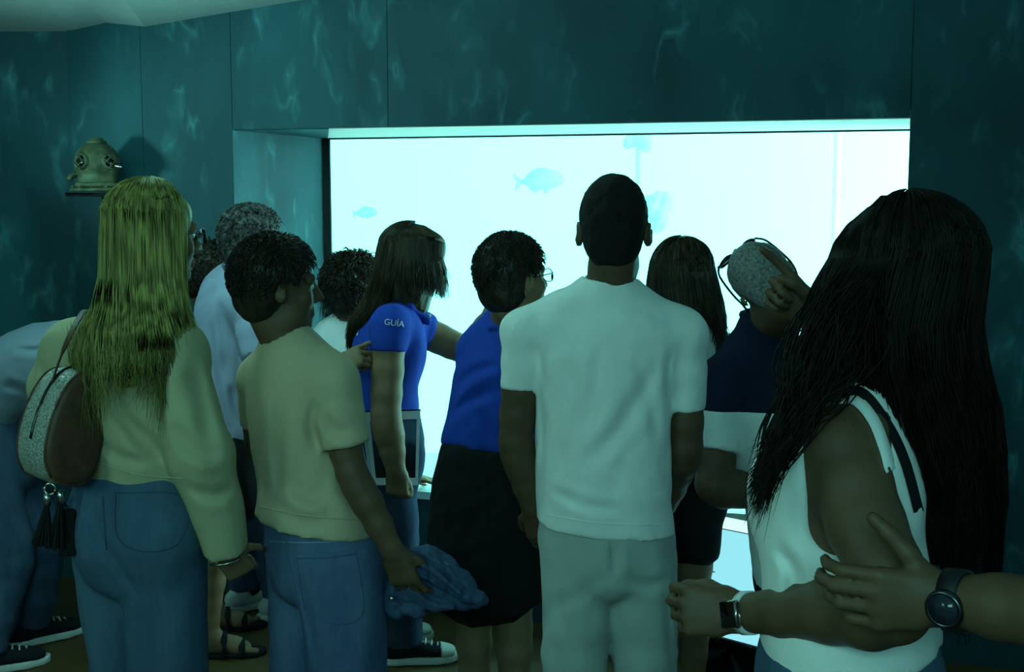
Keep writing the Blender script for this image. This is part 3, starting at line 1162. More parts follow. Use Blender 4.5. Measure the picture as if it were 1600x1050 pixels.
def project_on(mesh, V, direction=None, lift=.0015):
    """move points along their sight lines on to a surface made earlier."""
    bv = BVHTree.FromPolygons([tuple(v) for v in mesh[0]], [tuple(int(i) for i in f) for f in mesh[1]])
    o = Vector((0, 0, CAMZ))
    out = []
    for v in V:
        d = (Vector(v) - o).normalized()
        h = bv.ray_cast(o, d)
        out.append(np.array(h[0]) - np.array(d) * lift if h[0] is not None else np.full(3, np.nan))
    out = np.array(out)
    ok = np.nonzero(~np.isnan(out[:, 0]))[0]
    if len(ok):
        for i in np.nonzero(np.isnan(out[:, 0]))[0]:
            out[i] = out[ok[np.argmin(np.abs(ok - i))]]
    return out


def press_folds(V, q, folds, Y):
    """folds: (pixel polyline, depth (+ in, - out), width): soft grooves and ridges pressed into a garment."""
    V = V.copy()
    for pts, depth, width in folds:
        C = catmull([P(x, y, Y) for x, y in pts], 6)
        H = project_on((V, q), C, None, 0)
        if np.isnan(H).any():
            continue
        d = np.full(len(V), 9.0)
        tt = np.zeros(len(V))
        near = np.nonzero(((V > H.min(0) - 3 * width) & (V < H.max(0) + 3 * width)).all(1))[0]
        if not len(near):
            continue
        W = V[near]
        best = np.full(len(near), 9.0)
        par = np.zeros(len(near))
        for i in range(len(H) - 1):
            a, b = H[i], H[i + 1]
            ba = b - a
            h = np.clip(((W - a) @ ba) / (ba @ ba + 1e-12), 0, 1)
            dd = np.linalg.norm(W - a - h[:, None] * ba, axis=1)
            m = dd < best
            best[m] = dd[m]
            par[m] = (i + h[m]) / (len(H) - 1)
        prof = np.exp(-(best / width) ** 2) - .45 * np.exp(-((best - 1.7 * width) / width) ** 2)
        taper = np.clip(np.minimum(par, 1 - par) * 4, 0, 1) ** .7
        dirv = W - A(0, 0, CAMZ)
        dirv /= np.linalg.norm(dirv, axis=1, keepdims=True)
        V[near] = W + dirv * (depth * prof * taper)[:, None]
    return V


def ribbon_on(mesh, pts, width, direction=None, n=24, lift=.002, thick=.002):
    """a flat strap, seam or edge laid over a garment: returns verts, faces with thickness."""
    C = catmull(pts, max(3, n // max(1, len(pts) - 1)))
    d = C - A(0, 0, CAMZ)
    d /= np.linalg.norm(d, axis=1, keepdims=True)
    C = project_on(mesh, C, None, 0)
    T = np.gradient(C, axis=0)
    T /= np.linalg.norm(T, axis=1, keepdims=True) + 1e-9
    S = np.cross(T, d)
    S /= np.linalg.norm(S, axis=1, keepdims=True) + 1e-9
    a, b = C + S * width / 2, C - S * width / 2
    a, b = project_on(mesh, a, None, lift), project_on(mesh, b, None, lift)
    far = np.linalg.norm(a - C, axis=1) > width * 2.5
    a[far] = (C + S * width / 2 - d * lift)[far]
    far = np.linalg.norm(b - C, axis=1) > width * 2.5
    b[far] = (C - S * width / 2 - d * lift)[far]
    m = len(C)
    V = np.concatenate([a, b, a + d * (thick + lift), b + d * (thick + lift)])
    Fc = []
    for i in range(m - 1):
        Fc += [(i, i + 1, m + i + 1, m + i), (2 * m + i, 3 * m + i, 3 * m + i + 1, 2 * m + i + 1), (i, 2 * m + i, 2 * m + i + 1, i + 1), (m + i, m + i + 1, 3 * m + i + 1, 3 * m + i)]
    return V, Fc

# ------------------------------------------------------------------ the people
S_tan = skinmat('tan_skin', (0.118, 0.064, 0.033))
S_mid = skinmat('warm_skin', (0.22, 0.125, 0.067))
S_deep = skinmat('deep_skin', (0.105, 0.056, 0.030))
W_white = fabric('white_cotton', (0.82, 0.82, 0.80), 0.05, 0.30)
W_tank = fabric('white_rib_cotton', (0.84, 0.84, 0.80), 0.05, 0.25)
W_sky = fabric('faded_sky_cotton', (0.20, 0.24, 0.30), 0.06, 0.3)
W_ice = fabric('pale_blue_cotton', (0.34, 0.36, 0.50), 0.06, 0.3)
W_cream = fabric('cream_jacket_cloth', (0.42, 0.385, 0.24), 0.06, 0.25, 200)
W_tanknit = fabric('sand_knit', (0.52, 0.42, 0.28), 0.06, 0.2, 330)
W_blue = fabric('royal_blue_pique', (0.016, 0.052, 0.36), 0.10, 0.25, 330)
W_black = fabric('black_cloth', (0.010, 0.011, 0.012), 0.2, 0.2)
W_navy = fabric('navy_cloth', (0.008, 0.013, 0.035), 0.15, 0.2)
W_grey = fabric('pale_grey_twill', (0.40, 0.44, 0.42), 0.06, 0.35, 300)
D_mid = denim('mid_denim', (0.045, 0.085, 0.145), (0.095, 0.165, 0.245))
D_blue = denim('blue_denim', (0.050, 0.082, 0.165), (0.135, 0.195, 0.32))
D_dark = denim('dark_denim', (0.020, 0.035, 0.075), (0.045, 0.08, 0.14))
D_ink = denim('inky_denim', (0.030, 0.052, 0.095), (0.075, 0.12, 0.19))
D_seam = denim('seam_denim', (0.035, 0.068, 0.115), (0.06, 0.10, 0.16))
D_light = denim('washed_denim', (0.12, 0.19, 0.30), (0.26, 0.36, 0.48))
H_blond = hairmat('blond_hair', (0.14, 0.125, 0.034), (0.42, 0.375, 0.11), 0.5, (70, 70, .6), 0.2, .25, 1)
H_black = hairmat('black_hair', (0.006, 0.005, 0.004), (0.009, 0.007, 0.005), 0.85, (60, 60, 60), 0.3)
H_brown = hairmat('brown_hair', (0.010, 0.0065, 0.0038), (0.034, 0.021, 0.011), 0.45, (50, 50, 8), 0.35)
H_long = hairmat('dark_brown_long_hair', (0.005, 0.0035, 0.0022), (0.016, 0.011, 0.007), 0.62, (60, 60, 1.0), 0.2, .12)
H_chest = hairmat('chestnut_long_hair', (0.018, 0.0115, 0.005), (0.075, 0.048, 0.021), 0.42, (60, 60, 2.2), 0.35)
H_grey = hairmat('grey_hair', (0.022, 0.022, 0.021), (0.15, 0.145, 0.14), 0.5, (50, 50, 50), 0.3)
H_stub = hairmat('grey_stubble', (0.10, 0.095, 0.085), (0.27, 0.25, 0.23), 0.6, (140, 140, 140), 0.2)
M_frame = plain('dark_frame', (0.01, 0.01, 0.012), 0.25)
M_sole = plain('white_rubber', (0.62, 0.62, 0.58), 0.6)
M_shoe = fabric('black_canvas', (0.012, 0.013, 0.018), 0.15, 0.1, 500)
M_metal = plain('brushed_metal', (0.62, 0.60, 0.55), 0.25, 1.0)
M_lensc = plain('dark_lens', (0.015, 0.018, 0.02), 0.1)
mlens, nt, b = new_mat('clear_lens')
b.inputs['Base Color'].default_value = (0.9, 0.95, 0.95, 1)
b.inputs['Transmission Weight'].default_value = 1.0
b.inputs['IOR'].default_value = 1.05
b.inputs['Roughness'].default_value = 0.02

g = lambda px, Y, z=.085: G(px, Y, z)


def p_young_man():
    Y = 3.05
    I = person('young man in a white T-shirt and pale grey trousers, tallest head against the window', Y,
               (959, 362, 0, 8, 0, 0, 1.0),
               [(946, 850, 0, .173, .126, 4), (944, 800, 0, .171, .124, 4), (942, 740, 0, .168, .122, 4), (943, 650, 0, .168, .122, 4), (944, 560, 0, .185, .122, 4), (946, 505, 0, .188, .105, 4), (949, 468, 0, .110, .078, 4), (952, 443, 0, .066, .062, 4)],
               {'L': (P(822, 520, Y), P(806, 690, Y + .02), P(832, 792, Y + .05)), 'R': (P(1066, 522, Y), P(1071, 700, Y), P(1040, 790, Y + .16))},
               {'L': (P(903, 885, Y), g(899, Y, .49), g(897, Y + .02)), 'R': (P(1002, 885, Y), g(1008, Y, .49), g(1012, Y + .02))},
               S_deep, dict(mat=W_white, cuts=[(nrm(A(-.075, 0, -1)), P(947, 824, Y))], sl={'L': .50, 'R': .66}, r=(.060, .052), amp=.0045, freq=19, seed=3, nr=.004,
                            folds=[([(842, 600), (848, 690), (840, 760)], .008, .016), ([(938, 535), (932, 600), (915, 690)], .009, .020), ([(1030, 560), (975, 660), (905, 735)], .010, .022), ([(992, 555), (1015, 620), (1028, 700)], .007, .018),
                                   ([(860, 765), (915, 790), (975, 796)], .008, .014), ([(830, 535), (842, 565), (846, 600)], .008, .016), ([(1046, 545), (1044, 590), (1047, 640)], .009, .014), ([(960, 720), (1010, 760), (1040, 770)], .007, .016), ([(880, 560), (905, 620), (900, 680)], .006, .02)]),
               dict(mat=W_grey, r=(.096, .086, .082, .082), pelvis=[(948, 890, 0, .155, .115, 4), (948, 850, 0, .168, .118, 4), (947, 800, 0, .160, .112, 4)], amp=.005, freq=15, seed=8,
                    folds=[([(958, 850), (962, 900)], .010, .014), ([(948, 890), (905, 930), (865, 950)], .006, .018), ([(968, 900), (1010, 915), (1045, 905)], .008, .016), ([(870, 900), (880, 970), (905, 1030)], .004, .018), ([(1040, 900), (1046, 980), (1050, 1040)], .008, .014)]),
               foot_yaw=(0, 8), neck_r=.058, calf=.86, arm_r=(.052, .043, .029), hands={'L': dict(n=A(.5, .8, 0)), 'R': dict(n=A(-.6, .8, 0))})
    tuft_hair(I['root'], I['hc'], I['HB'], I['hs'], H_black, 2200, .010, .010, .0, 1.0, .012, -.75, 5, .0009)
    for k, yw in (('L', 0), ('R', 8)):
        shoe(I['root'], I['legs'][k][2], yw, M_shoe, M_sole)
    nk = P(953, 436, Y)
    ring = [nk + A(.062 * math.cos(a), .062 * math.sin(a) + .004, .004 + .004 * math.sin(a)) for a in np.linspace(0, 2 * math.pi, 25)]
    obj('necklace', *tube1(ring, .0028, 6), M_frame, I['root'], label='thin black neck cord')
    V, f = ribbon_on(I['topmesh'], [P(835, 801, Y - .3), P(940, 818, Y - .3), P(1052, 820, Y - .3)], .003, A(0, 1, 0), 24, .001, .001)
    obj('hem_seam', V, f, W_white, I['top'])
    for a in (([P(1058, 850, 2.7), P(1060, 950, 2.7), P(1058, 1040, 2.7)]), ([P(950, 845, 2.7), P(952, 880, 2.7)])):
        V, f = ribbon_on(I['bottommesh'], a, .004, A(0, 1, 0), 20, .0015, .001)
        obj('seam', V, f, W_grey, I['bottom'])


def p_blonde():
    Y = 2.85
    I = person('long-haired blonde woman in a cream jacket and blue jeans, seen from behind', Y,
               (241, 366, 0, 50, -2, 0, .98),
               [(218, 746, 0, .138, .120, 40), (211, 690, 0, .150, .130, 40), (206, 610, 0, .160, .132, 40), (207, 548, 0, .172, .118, 40), (216, 514, 0, .115, .088, 42), (228, 484, 0, .060, .058, 46)],
               {'R': (P(270, 556, Y - .10), P(314, 712, Y - .13), P(352, 862, Y - .08)), 'L': (P(120, 548, Y + .10), P(92, 606, Y + .13), P(170, 690, Y + .30))},
               {'L': (P(182, 850, Y + .06), g(197, Y + .07, .48), g(200, Y + .08)), 'R': (P(256, 850, Y - .05), g(263, Y - .06, .48), g(264, Y - .06))},
               S_mid, dict(name='jacket', mat=W_cream, sl={'R': 2.0, 'L': 1.9}, r={'R': (.076, .073, .052), 'L': (.076, .070, .055)}, amp=.006, freq=15, seed=7, nr=.012,
                           folds=[([(243, 560), (242, 620), (250, 700)], .016, .022), ([(190, 640), (225, 690), (262, 715)], .012, .020), ([(155, 690), (190, 715), (240, 726)], .010, .014), ([(300, 560), (318, 640), (335, 730)], .010, .022), ([(270, 660), (300, 700), (345, 715)], .010, .018),
                                  ([(290, 760), (330, 775), (365, 765)], .009, .016), ([(60, 560), (75, 600), (100, 620)], .010, .016), ([(170, 600), (190, 650), (235, 690)], .010, .02)]),
               dict(mat=D_mid, r=(.104, .094, .088, .092), pelvis=[(218, 880, 0, .155, .130, 40), (217, 810, 0, .182, .150, 40), (217, 762, 0, .160, .124, 40), (218, 738, 0, .128, .104, 40)], amp=.004, freq=14, seed=2,
                    extra=[ell(P(170, 835, Y - .06), A(.085, .085, .095), k=.04), ell(P(252, 840, Y - .10), A(.085, .085, .10), k=.04)], folds=[([(143, 780), (150, 830), (185, 885), (215, 930)], 0.0113, 0.014)]),
               foot_yaw=(35, 45), neck_r=.05, arm_r=(.046, .037, .025), hands={'R': dict(d=A(.35, .45, -.75), n=A(-.4, .9, .3), curl=((40, 60, 30), (50, 65, 35), (55, 65, 40), (60, 65, 40)), s=.88), 'L': dict(s=.92)})
    r = I['root']
    shoe(r, I['legs']['L'][2], 35, M_shoe, M_sole, .95)
    shoe(r, I['legs']['R'][2], 45, M_shoe, M_sole, .95)
    long_hair(r, I['hc'], I['HB'], I['hs'], H_blond,
              [(P(232, 450, Y - .02), .112, .105, 52), (P(222, 515, Y - .05), .150, .125, 45), (P(218, 570, Y - .06), .158, .135, 42), (P(212, 618, Y - .07), .158, .135, 40)],
              118, 1900, .0025, .016, (0, 0), 4, True, .004, .13, (.075, .03), None, .76, .15)
    glasses(r, I['hc'], I['HB'], I['hs'], M_frame, mlens, 0, 0, .7)
    # bracelet and seams
    cuff = I['arms']['R'][2]
    obj('bracelet', *tube1([cuff + A(.034 * math.cos(a), .030 * math.sin(a), -.022 + .006 * math.cos(a)) for a in np.linspace(0, 6.283, 21)], .003, 6), M_metal, r, label='thin metal bracelet')
    for pts in ([P(160, 775, 2.4), P(166, 860, 2.4)], [P(128, 768, 2.4), P(118, 830, 2.4)], [P(180, 770, 2.4), P(285, 776, 2.4), P(282, 845, 2.4), P(230, 862, 2.4), P(184, 840, 2.4), P(180, 770, 2.4)]):
        V, f = ribbon_on(I['bottommesh'], pts, .003, A(0, 1, 0), 30, .0015, .001)
        obj('seam', V, f, D_seam, I['bottom'])
    V, f = ribbon_on(I['topmesh'], [P(150, 722, 2.4), P(215, 742, 2.4), P(285, 748, 2.4)], .004, A(0, 1, 0), 24, .001, .001)
    obj('hem_seam', V, f, W_cream, I['top'])


def p_boy():
    Y = 2.95
    I = person('dark-haired boy in a sand-coloured knit T-shirt and loose blue jeans', Y,
               (434, 448, 0, 66, 0, 0, .93),
               [(497, 852, 0, .160, .145, 35), (489, 800, 0, .151, .134, 35), (480, 755, 0, .134, .110, 35), (470, 690, 0, .130, .108, 35), (462, 620, 0, .136, .105, 36), (458, 573, 0, .132, .092, 38), (449, 545, 0, .088, .072, 42), (444, 526, 0, .056, .054, 50)],
               {'R': (P(514, 596, Y - .08), P(550, 738, Y - .11), P(613, 860, Y - .12)), 'L': (P(408, 594, Y + .08), P(405, 690, Y + .18), P(450, 760, Y + .30))},
               {'L': (P(478, 880, Y + .07), g(480, Y + .08, .47), g(482, Y + .08)), 'R': (P(532, 880, Y - .05), g(543, Y - .07, .47), g(548, Y - .08))},
               S_tan, dict(mat=W_tanknit, cuts=[(nrm(A(-.16, 0, -1)), P(487, 816, Y))], sl={'R': .72, 'L': .7}, r={'R': (.064, .060), 'L': (.054, .052)}, amp=.0035, freq=17, seed=11, nr=.006,
                           folds=[([(438, 610), (434, 690), (436, 770)], .011, .018), ([(493, 625), (488, 665), (500, 705)], .016, .016), ([(440, 765), (468, 792), (510, 800)], -.014, .018), ([(500, 640), (520, 670), (550, 680)], .009, .016), ([(400, 600), (398, 690), (410, 770)], .007, .02), ([(530, 730), (545, 770), (560, 800)], .009, .018)]),
               dict(mat=D_blue, r=(.102, .097, .094, .096), pelvis=[(505, 900, 0, .142, .118, 35), (502, 855, 0, .147, .121, 35), (494, 792, 0, .132, .108, 35)], amp=.005, freq=14, seed=6, vox=.008,
                    folds=[([(470, 900), (480, 960), (495, 1040)], 0.0097, 0.014)]),
               foot_yaw=(35, 45), neck_r=.046, arm_r=(.044, .037, .026),
               hands={'R': dict(d=A(.34, .10, -.93), n=A(.35, .92, .2), curl=((22, 34, 24), (26, 36, 26), (28, 38, 28), (30, 38, 28)), spread=5, s=.98, thumb=(.8, .5, .45))})
    r = I['root']
    shoe(r, I['legs']['L'][2], 35, M_shoe, M_sole, .95)
    shoe(r, I['legs']['R'][2], 45, M_shoe, M_sole, .95)
    tuft_hair(r, I['hc'], I['HB'], I['hs'], H_brown, 3600, .030, .018, .0, 1.02, .004, -.80, 8, .0011, fringe=.55)
    bm = I['bottommesh']
    d = A(0, 1, 0)
    for nm, pts, w in (('pocket_edge', [P(462, 870, 2.5), P(515, 868, 2.5), P(556, 862, 2.5)], .012), ('pocket_edge', [P(462, 872, 2.5), P(474, 945, 2.5), P(484, 958, 2.5), P(530, 975, 2.5), P(566, 955, 2.5), P(556, 864, 2.5)], .004),
                       ('waistband_seam', [P(420, 846, 2.5), P(480, 848, 2.5), P(540, 845, 2.5), P(580, 838, 2.5)], .004), ('seam', [P(447, 825, 2.5), P(450, 880, 2.5), P(462, 930, 2.5)], .005)):
        V, f = ribbon_on(bm, pts, w, d, 30, .002, .0015)
        obj(nm, V, f, D_light if nm == 'waistband_seam' else D_blue, I['bottom'])
    V, f = ribbon_on(I['topmesh'], [P(405, 792, 2.5), P(480, 806, 2.5), P(565, 812, 2.5)], .005, d, 24, .001, .001)
    obj('hem_seam', V, f, W_tanknit, I['top'])


def p_polo_skirt():
    Y = 3.4
    I = person('short-haired person with glasses in a blue polo shirt and black knee-length skirt', Y,
               (803, 437, 0, 52, 6, -4, .94),
               [(770, 706, 0, .156, .122, 25), (782, 640, .02, .150, .118, 25), (794, 585, .04, .155, .115, 25), (798, 540, .06, .146, .100, 25), (797, 512, .07, .095, .080, 30), (795, 492, .08, .055, .055, 40)],
               {'L': (P(752, 552, Y + .10), P(738, 545, Y + .36), P(768, 492, Y + .46)), 'R': (P(852, 560, Y), P(872, 690, Y), P(850, 780, Y + .14))},
               {'L': (P(735, 780, Y + .02), g(740, Y + .02, .50), g(742, Y + .04)), 'R': (P(797, 780, Y - .02), g(804, Y - .02, .50), g(803, Y))},
               S_mid, dict(name='polo_shirt', mat=W_blue, sl={'L': .85, 'R': .6}, r=(.060, .058), amp=.004, freq=18, seed=13, nr=.004, folds=[([(702, 650), (735, 625), (785, 600)], .010, .018), ([(715, 600), (745, 580), (780, 570)], .008, .016), ([(745, 640), (760, 670), (770, 695)], .008, .016)]),
               dict(name='skirt', mat=W_black, skirt=True, flat=True, pelvis=[(765, 938, 0, .162, .150, 25), (760, 870, 0, .172, .152, 25), (763, 790, 0, .172, .145, 25), (768, 740, 0, .160, .128, 25), (770, 695, 0, .148, .115, 25)], amp=.007, freq=26, zs=.12, seed=3),
               foot_yaw=(15, 20), neck_r=.052, calf=.92, arm_r=(.050, .042, .028), hands={'L': dict(d=A(.4, .2, .9), n=A(.3, .9, 0), curl=FLAT), 'R': dict()})
    r = I['root']
    shoe(r, I['legs']['L'][2], 15, M_shoe, M_shoe)
    shoe(r, I['legs']['R'][2], 20, M_shoe, M_shoe)
    tuft_hair(r, I['hc'], I['HB'], I['hs'], H_brown, 3000, .026, .019, .0, 1.0, .006, -.72, 12, .0010, fringe=.35)
    glasses(r, I['hc'], I['HB'], I['hs'], M_frame, mlens)
    V, f = ribbon_on(I['topmesh'], [P(762, 512, 3.0), P(790, 506, 3.0), P(820, 512, 3.0)], .022, A(0, 1, 0), 20, .003, .003)
    obj('collar', V, f, W_blue, I['top'])


def p_guide():
    Y = 4.1
    I = person('long-haired guide in a blue polo with white sleeve lettering, beside the boy', Y,
               (645, 410, 0, 74, -12, 0, 1.0),
               [(604, 648, 0, .112, .108, 60), (604, 600, 0, .104, .104, 60), (609, 550, 0, .122, .122, 60), (613, 512, 0, .138, .100, 62), (622, 486, 0, .088, .072, 64), (631, 468, 0, .052, .052, 66)],
               {'R': (P(608, 508, Y - .14), P(603, 648, Y - .20), P(618, 733, Y - .21)), 'L': (P(652, 514, Y + .11), P(722, 545, Y + .16), P(795, 545, Y + .34))},
               {'L': (P(606, 735, Y + .10), g(606, Y + .20, .48), g(600, Y + .31)), 'R': (P(606, 735, Y - .04), g(622, Y + .02, .48), g(630, Y + .12))},
               S_mid, dict(name='polo_shirt', mat=W_blue, sl={'R': .30, 'L': .20}, r=(.062, .060), amp=.0035, freq=18, seed=21, nr=.004, vox=.0075),
               dict(mat=D_dark, r=(.092, .082, .070, .072), pelvis=[(602, 745, 0, .135, .115, 60), (603, 700, 0, .142, .125, 60), (604, 640, 0, .112, .106, 60)], seed=4),
               neck_r=.048, arm_r=(.055, .048, .032), foot_yaw=(70, 82), hands={'R': dict(d=A(.05, .1, -1), n=A(.25, 1, 0), curl=((55, 70, 40), (58, 72, 40), (60, 72, 42), (62, 72, 42)), s=.95, thumb=(.9, .3, .3)), 'L': dict(n=A(0, 0, -1), curl=POINT)})
    r = I['root']
    shoe(r, I['legs']['L'][2], 70, M_shoe, M_sole, .95, None, M_sole, True)
    shoe(r, I['legs']['R'][2], 82, M_shoe, M_sole, .98, None, M_sole, True)
    long_hair(r, I['hc'], I['HB'], I['hs'], H_chest, [(P(632, 452, Y), .100, .118, 74), (P(604, 500, Y + .02), .080, .120, 72), (P(576, 548, Y + .06), .045, .075, 70)],
              65, 900, .0024, .017, (0, 0), 9, True, .004, .05, (.104, .080), (-70, 60), .80, .15)
    # curtain of hair that hangs forward over the cheek
    hc, HB = I['hc'], I['HB']
    rng = np.random.default_rng(4)
    N = 900
    t = np.linspace(0, 1, 14)
    a0 = np.radians(rng.uniform(55, 185, N))
    rt = HC0 + np.stack([np.sin(a0) * .03, -np.cos(a0) * .03, np.full(N, .098)], 1)
    md = HC0 + np.stack([np.sin(a0) * .098, -np.cos(a0) * .113, np.full(N, .0)], 1)
    b1, b2, b3 = hc + rt @ HB.T, hc + md @ HB.T, None
    b3 = b2 + A(.0, 0, -1) * rng.uniform(.07, .135, N)[:, None] + np.stack([rng.normal(size=N) * .012 - .004, rng.normal(size=N) * .01, np.zeros(N)], 1)
    up_ = hc + (HC0 + np.stack([np.sin(a0) * .084, -np.cos(a0) * .100, np.full(N, .066)], 1)) @ HB.T
    pts = np.stack([catmull([b1[i], up_[i], b2[i], b3[i]], 4) for i in range(N)])
    V, q = tubes(pts, .0025 * np.concatenate([np.linspace(.6, 1, 5), np.ones(4), np.linspace(1, .2, 4)]), 3, .8)
    obj('front_locks', V, q, H_chest, r)
    # lettering on the sleeve
    cu = bpy.data.curves.new('lettering', 'FONT')
    cu.body = 'GU\u00cdA'
    cu.size = .027
    cu.align_x = 'CENTER'
    cu.align_y = 'CENTER'
    to = bpy.data.objects.new('lettering', cu)
    COL.objects.link(to)
    bpy.context.view_layer.update()
    me = to.to_mesh()
    LV = np.array([v.co[:] for v in me.vertices])
    LF = [tuple(p.vertices) for p in me.polygons]
    to.to_mesh_clear()
    bpy.data.objects.remove(to)
    sx, sz = nrm(A(1, .05, -.14)), nrm(A(.14, 0, 1))
    ctr = P(616, 505, Y - .3)
    LV = ctr + LV[:, :1] * sx + LV[:, 1:2] * sz
    LV = project_on(I['topmesh'], LV, A(0, 1, 0), .003)
    M_let = plain('white_print', (0.62, 0.64, 0.66), 0.6)
    obj('lettering', LV, LF, M_let, I['top'], False, label='white sleeve lettering GUÍA')
    V, f = ribbon_on(I['topmesh'], [P(560, 503, Y - .4), P(557, 514, Y - .4), P(557, 524, Y - .4)], .010, A(0, 1, 0), 10, .002, .001)
    obj('back_print', V, f, M_let, I['top'], label='edge of a white print on the back')
    # collar and buttons
    V, q = solidify([cone(P(660, 492, Y + .02), P(668, 503, Y), .014, .012, .02), cone(P(640, 478, Y - .06), P(664, 496, Y), .012, .013, .02), cone(P(640, 478, Y + .06), P(664, 496, Y + .02), .012, .013, .02), cone(P(616, 474, Y - .04), P(640, 478, Y - .06), .012, .012, .02)], .006)
    obj('collar', V, q, W_blue, I['top'])
    obj('button', *lathe_quick(P(671, 493, Y - .02), .006), M_pale, I['top'])
    return I


def p_curly_woman():
    Y = 4.50
    I = person('dark curly-haired woman in a white top leaning behind the guide', Y,
               (553, 452, 0, 30, -8, 0, .95),
               [(540, 690, 0, .150, .112, 30), (534, 620, 0, .145, .110, 30), (533, 560, 0, .160, .105, 30), (537, 525, 0, .125, .085, 30), (545, 500, 0, .056, .055, 30)],
               {'R': (P(588, 552, Y - .06), P(612, 660, Y + .02), P(634, 747, Y + .28)), 'L': (P(490, 560, Y + .06), P(478, 650, Y + .08), P(500, 730, Y + .14))},
               {'L': (P(516, 745, Y + .04), g(502, Y + .04, .46), g(498, Y + .06)), 'R': (P(548, 745, Y - .02), g(534, Y, .46), g(530, Y + .02))},
               S_mid, dict(name='blouse', mat=W_white, sl={'R': .5, 'L': .5}, r=(.060, .058), amp=.004, freq=20, seed=31),
               dict(mat=D_light, r=(.088, .080, .068, .066), pelvis=[(538, 760, 0, .140, .115, 30), (538, 710, 0, .150, .120, 30), (540, 670, 0, .138, .105, 30)], seed=9),
               foot_yaw=(25, 25), neck_r=.048, hands={'R': dict(d=A(.95, .12, -.08), n=A(0, 0, -1), curl=((12, 18, 12), (10, 16, 10), (12, 18, 12), (15, 20, 12)), s=.92), 'L': dict()})
    r = I['root']
    shoe(r, I['legs']['L'][2], 25, M_shoe, M_sole, .92)
    shoe(r, I['legs']['R'][2], 25, M_shoe, M_sole, .92)
    tuft_hair(r, I['hc'], I['HB'], I['hs'], H_brown, 900, .055, .030, .006, 1.0, .0, -.95, 14, .0018)
    long_hair(r, I['hc'], I['HB'], I['hs'], H_brown, [(P(545, 492, Y), .105, .095, 30)], 100, 260, .0035, .026, (0, 0), 15, True, .010, .03, (.07, .03))


def p_grey_man():
    Y = 4.35
    I = person('grey-haired man with glasses in a pale blue T-shirt, standing by the left reveal', Y,
               (397, 376, 0, 52, 0, 0, 1.0),
               [(372, 680, 0, .158, .122, 45), (368, 610, 0, .152, .122, 45), (362, 540, 0, .160, .122, 45), (360, 485, 0, .168, .108, 46), (364, 448, 0, .110, .086, 48), (374, 426, 0, .058, .058, 50)],
               {'R': (P(386, 484, Y - .13), P(432, 652, Y - .30), P(524, 574, Y - .46)), 'L': (P(334, 488, Y + .12), P(335, 610, Y + .20), P(365, 660, Y + .28))},
               {'L': (P(352, 760, Y + .08), g(340, Y + .14, .48), g(332, Y + .20)), 'R': (P(362, 760, Y - .04), g(338, Y - .06, .48), g(326, Y - .07))},
               S_mid, dict(mat=W_ice, sl={'R': .45, 'L': .5}, r=(.062, .058), amp=.005, freq=17, seed=41, nr=.006,
                           folds=[([(345, 470), (350, 540), (355, 600)], .014, .02), ([(330, 500), (335, 580), (345, 650)], .010, .018), ([(360, 600), (370, 640), (385, 665)], .012, .016)]),
               dict(name='shorts', mat=W_black, end=-.12, r=(.100, .096, .094, .09), pelvis=[(365, 775, 0, .155, .125, 45), (368, 720, 0, .160, .130, 45), (371, 665, 0, .150, .118, 45)], seed=10),
               neck_r=.058, foot_yaw=(75, 80), toes=(True, True), calf=.95, arm_r=(.052, .043, .030),
               hands={'R': dict(d=A(.86, .0, .42), n=A(.30, .80, -.50), curl=((14, 16, 10), (50, 70, 45), (58, 75, 45), (62, 78, 45)), s=1.0, thumb=(.8, .45, .4)), 'L': dict()})
    r = I['root']
    tuft_hair(r, I['hc'], I['HB'], I['hs'], H_grey, 900, .034, .020, .004, 1.0, -.004, -.85, 17, .0018)
    glasses(r, I['hc'], I['HB'], I['hs'], M_frame, mlens)
    sandals(I, (75, 80))


def sandals(I, yaws):
    for (k, yw) in zip(('L', 'R'), yaws):
        an = I['legs'][k][2]
        f = A(math.sin(math.radians(yw)), math.cos(math.radians(yw)), 0)
        rr = A(f[1], -f[0], 0)
        gd = A(an[0], an[1], 0)
        S_ = []
        pts = [(-.085, .032), (-.02, .036), (.05, .038), (.12, .050), (.165, .044), (.185, .03)]
        for (a, wa), (b2, wb) in zip(pts[:-1], pts[1:]):
            S_.append(seg(gd + f * a + A(0, 0, .01), gd + f * b2 + A(0, 0, .01), wa, .05, wb, .05, rr, .01))
        V, q = solidify(S_, .007, cuts=[(A(0, 0, -1), A(0, 0, .001)), (A(0, 0, 1), A(0, 0, .018))])
        so = obj('sandal', V, q, M_shoe, I['root'], label='dark strappy sandal')
        for (a, h, w) in ((.118, .044, .056), (.055, .074, .048), (-.03, .100, .046)):
            arch = [gd + f * a + rr * w * math.cos(t) + A(0, 0, .012 + h * math.sin(t)) for t in np.linspace(0, math.pi, 13)]
            V, q = tubes(np.array(arch)[None], .012, 8, .45)
            obj('strap', V, q, M_shoe, so)
        arch = [gd + f * (-.03 - .060 * math.sin(t)) + rr * .046 * math.cos(t) + A(0, 0, .075) for t in np.linspace(0, math.pi, 13)]
        V, q = tubes(np.array(arch)[None], .009, 6)
        obj('strap', V, q, M_shoe, so)


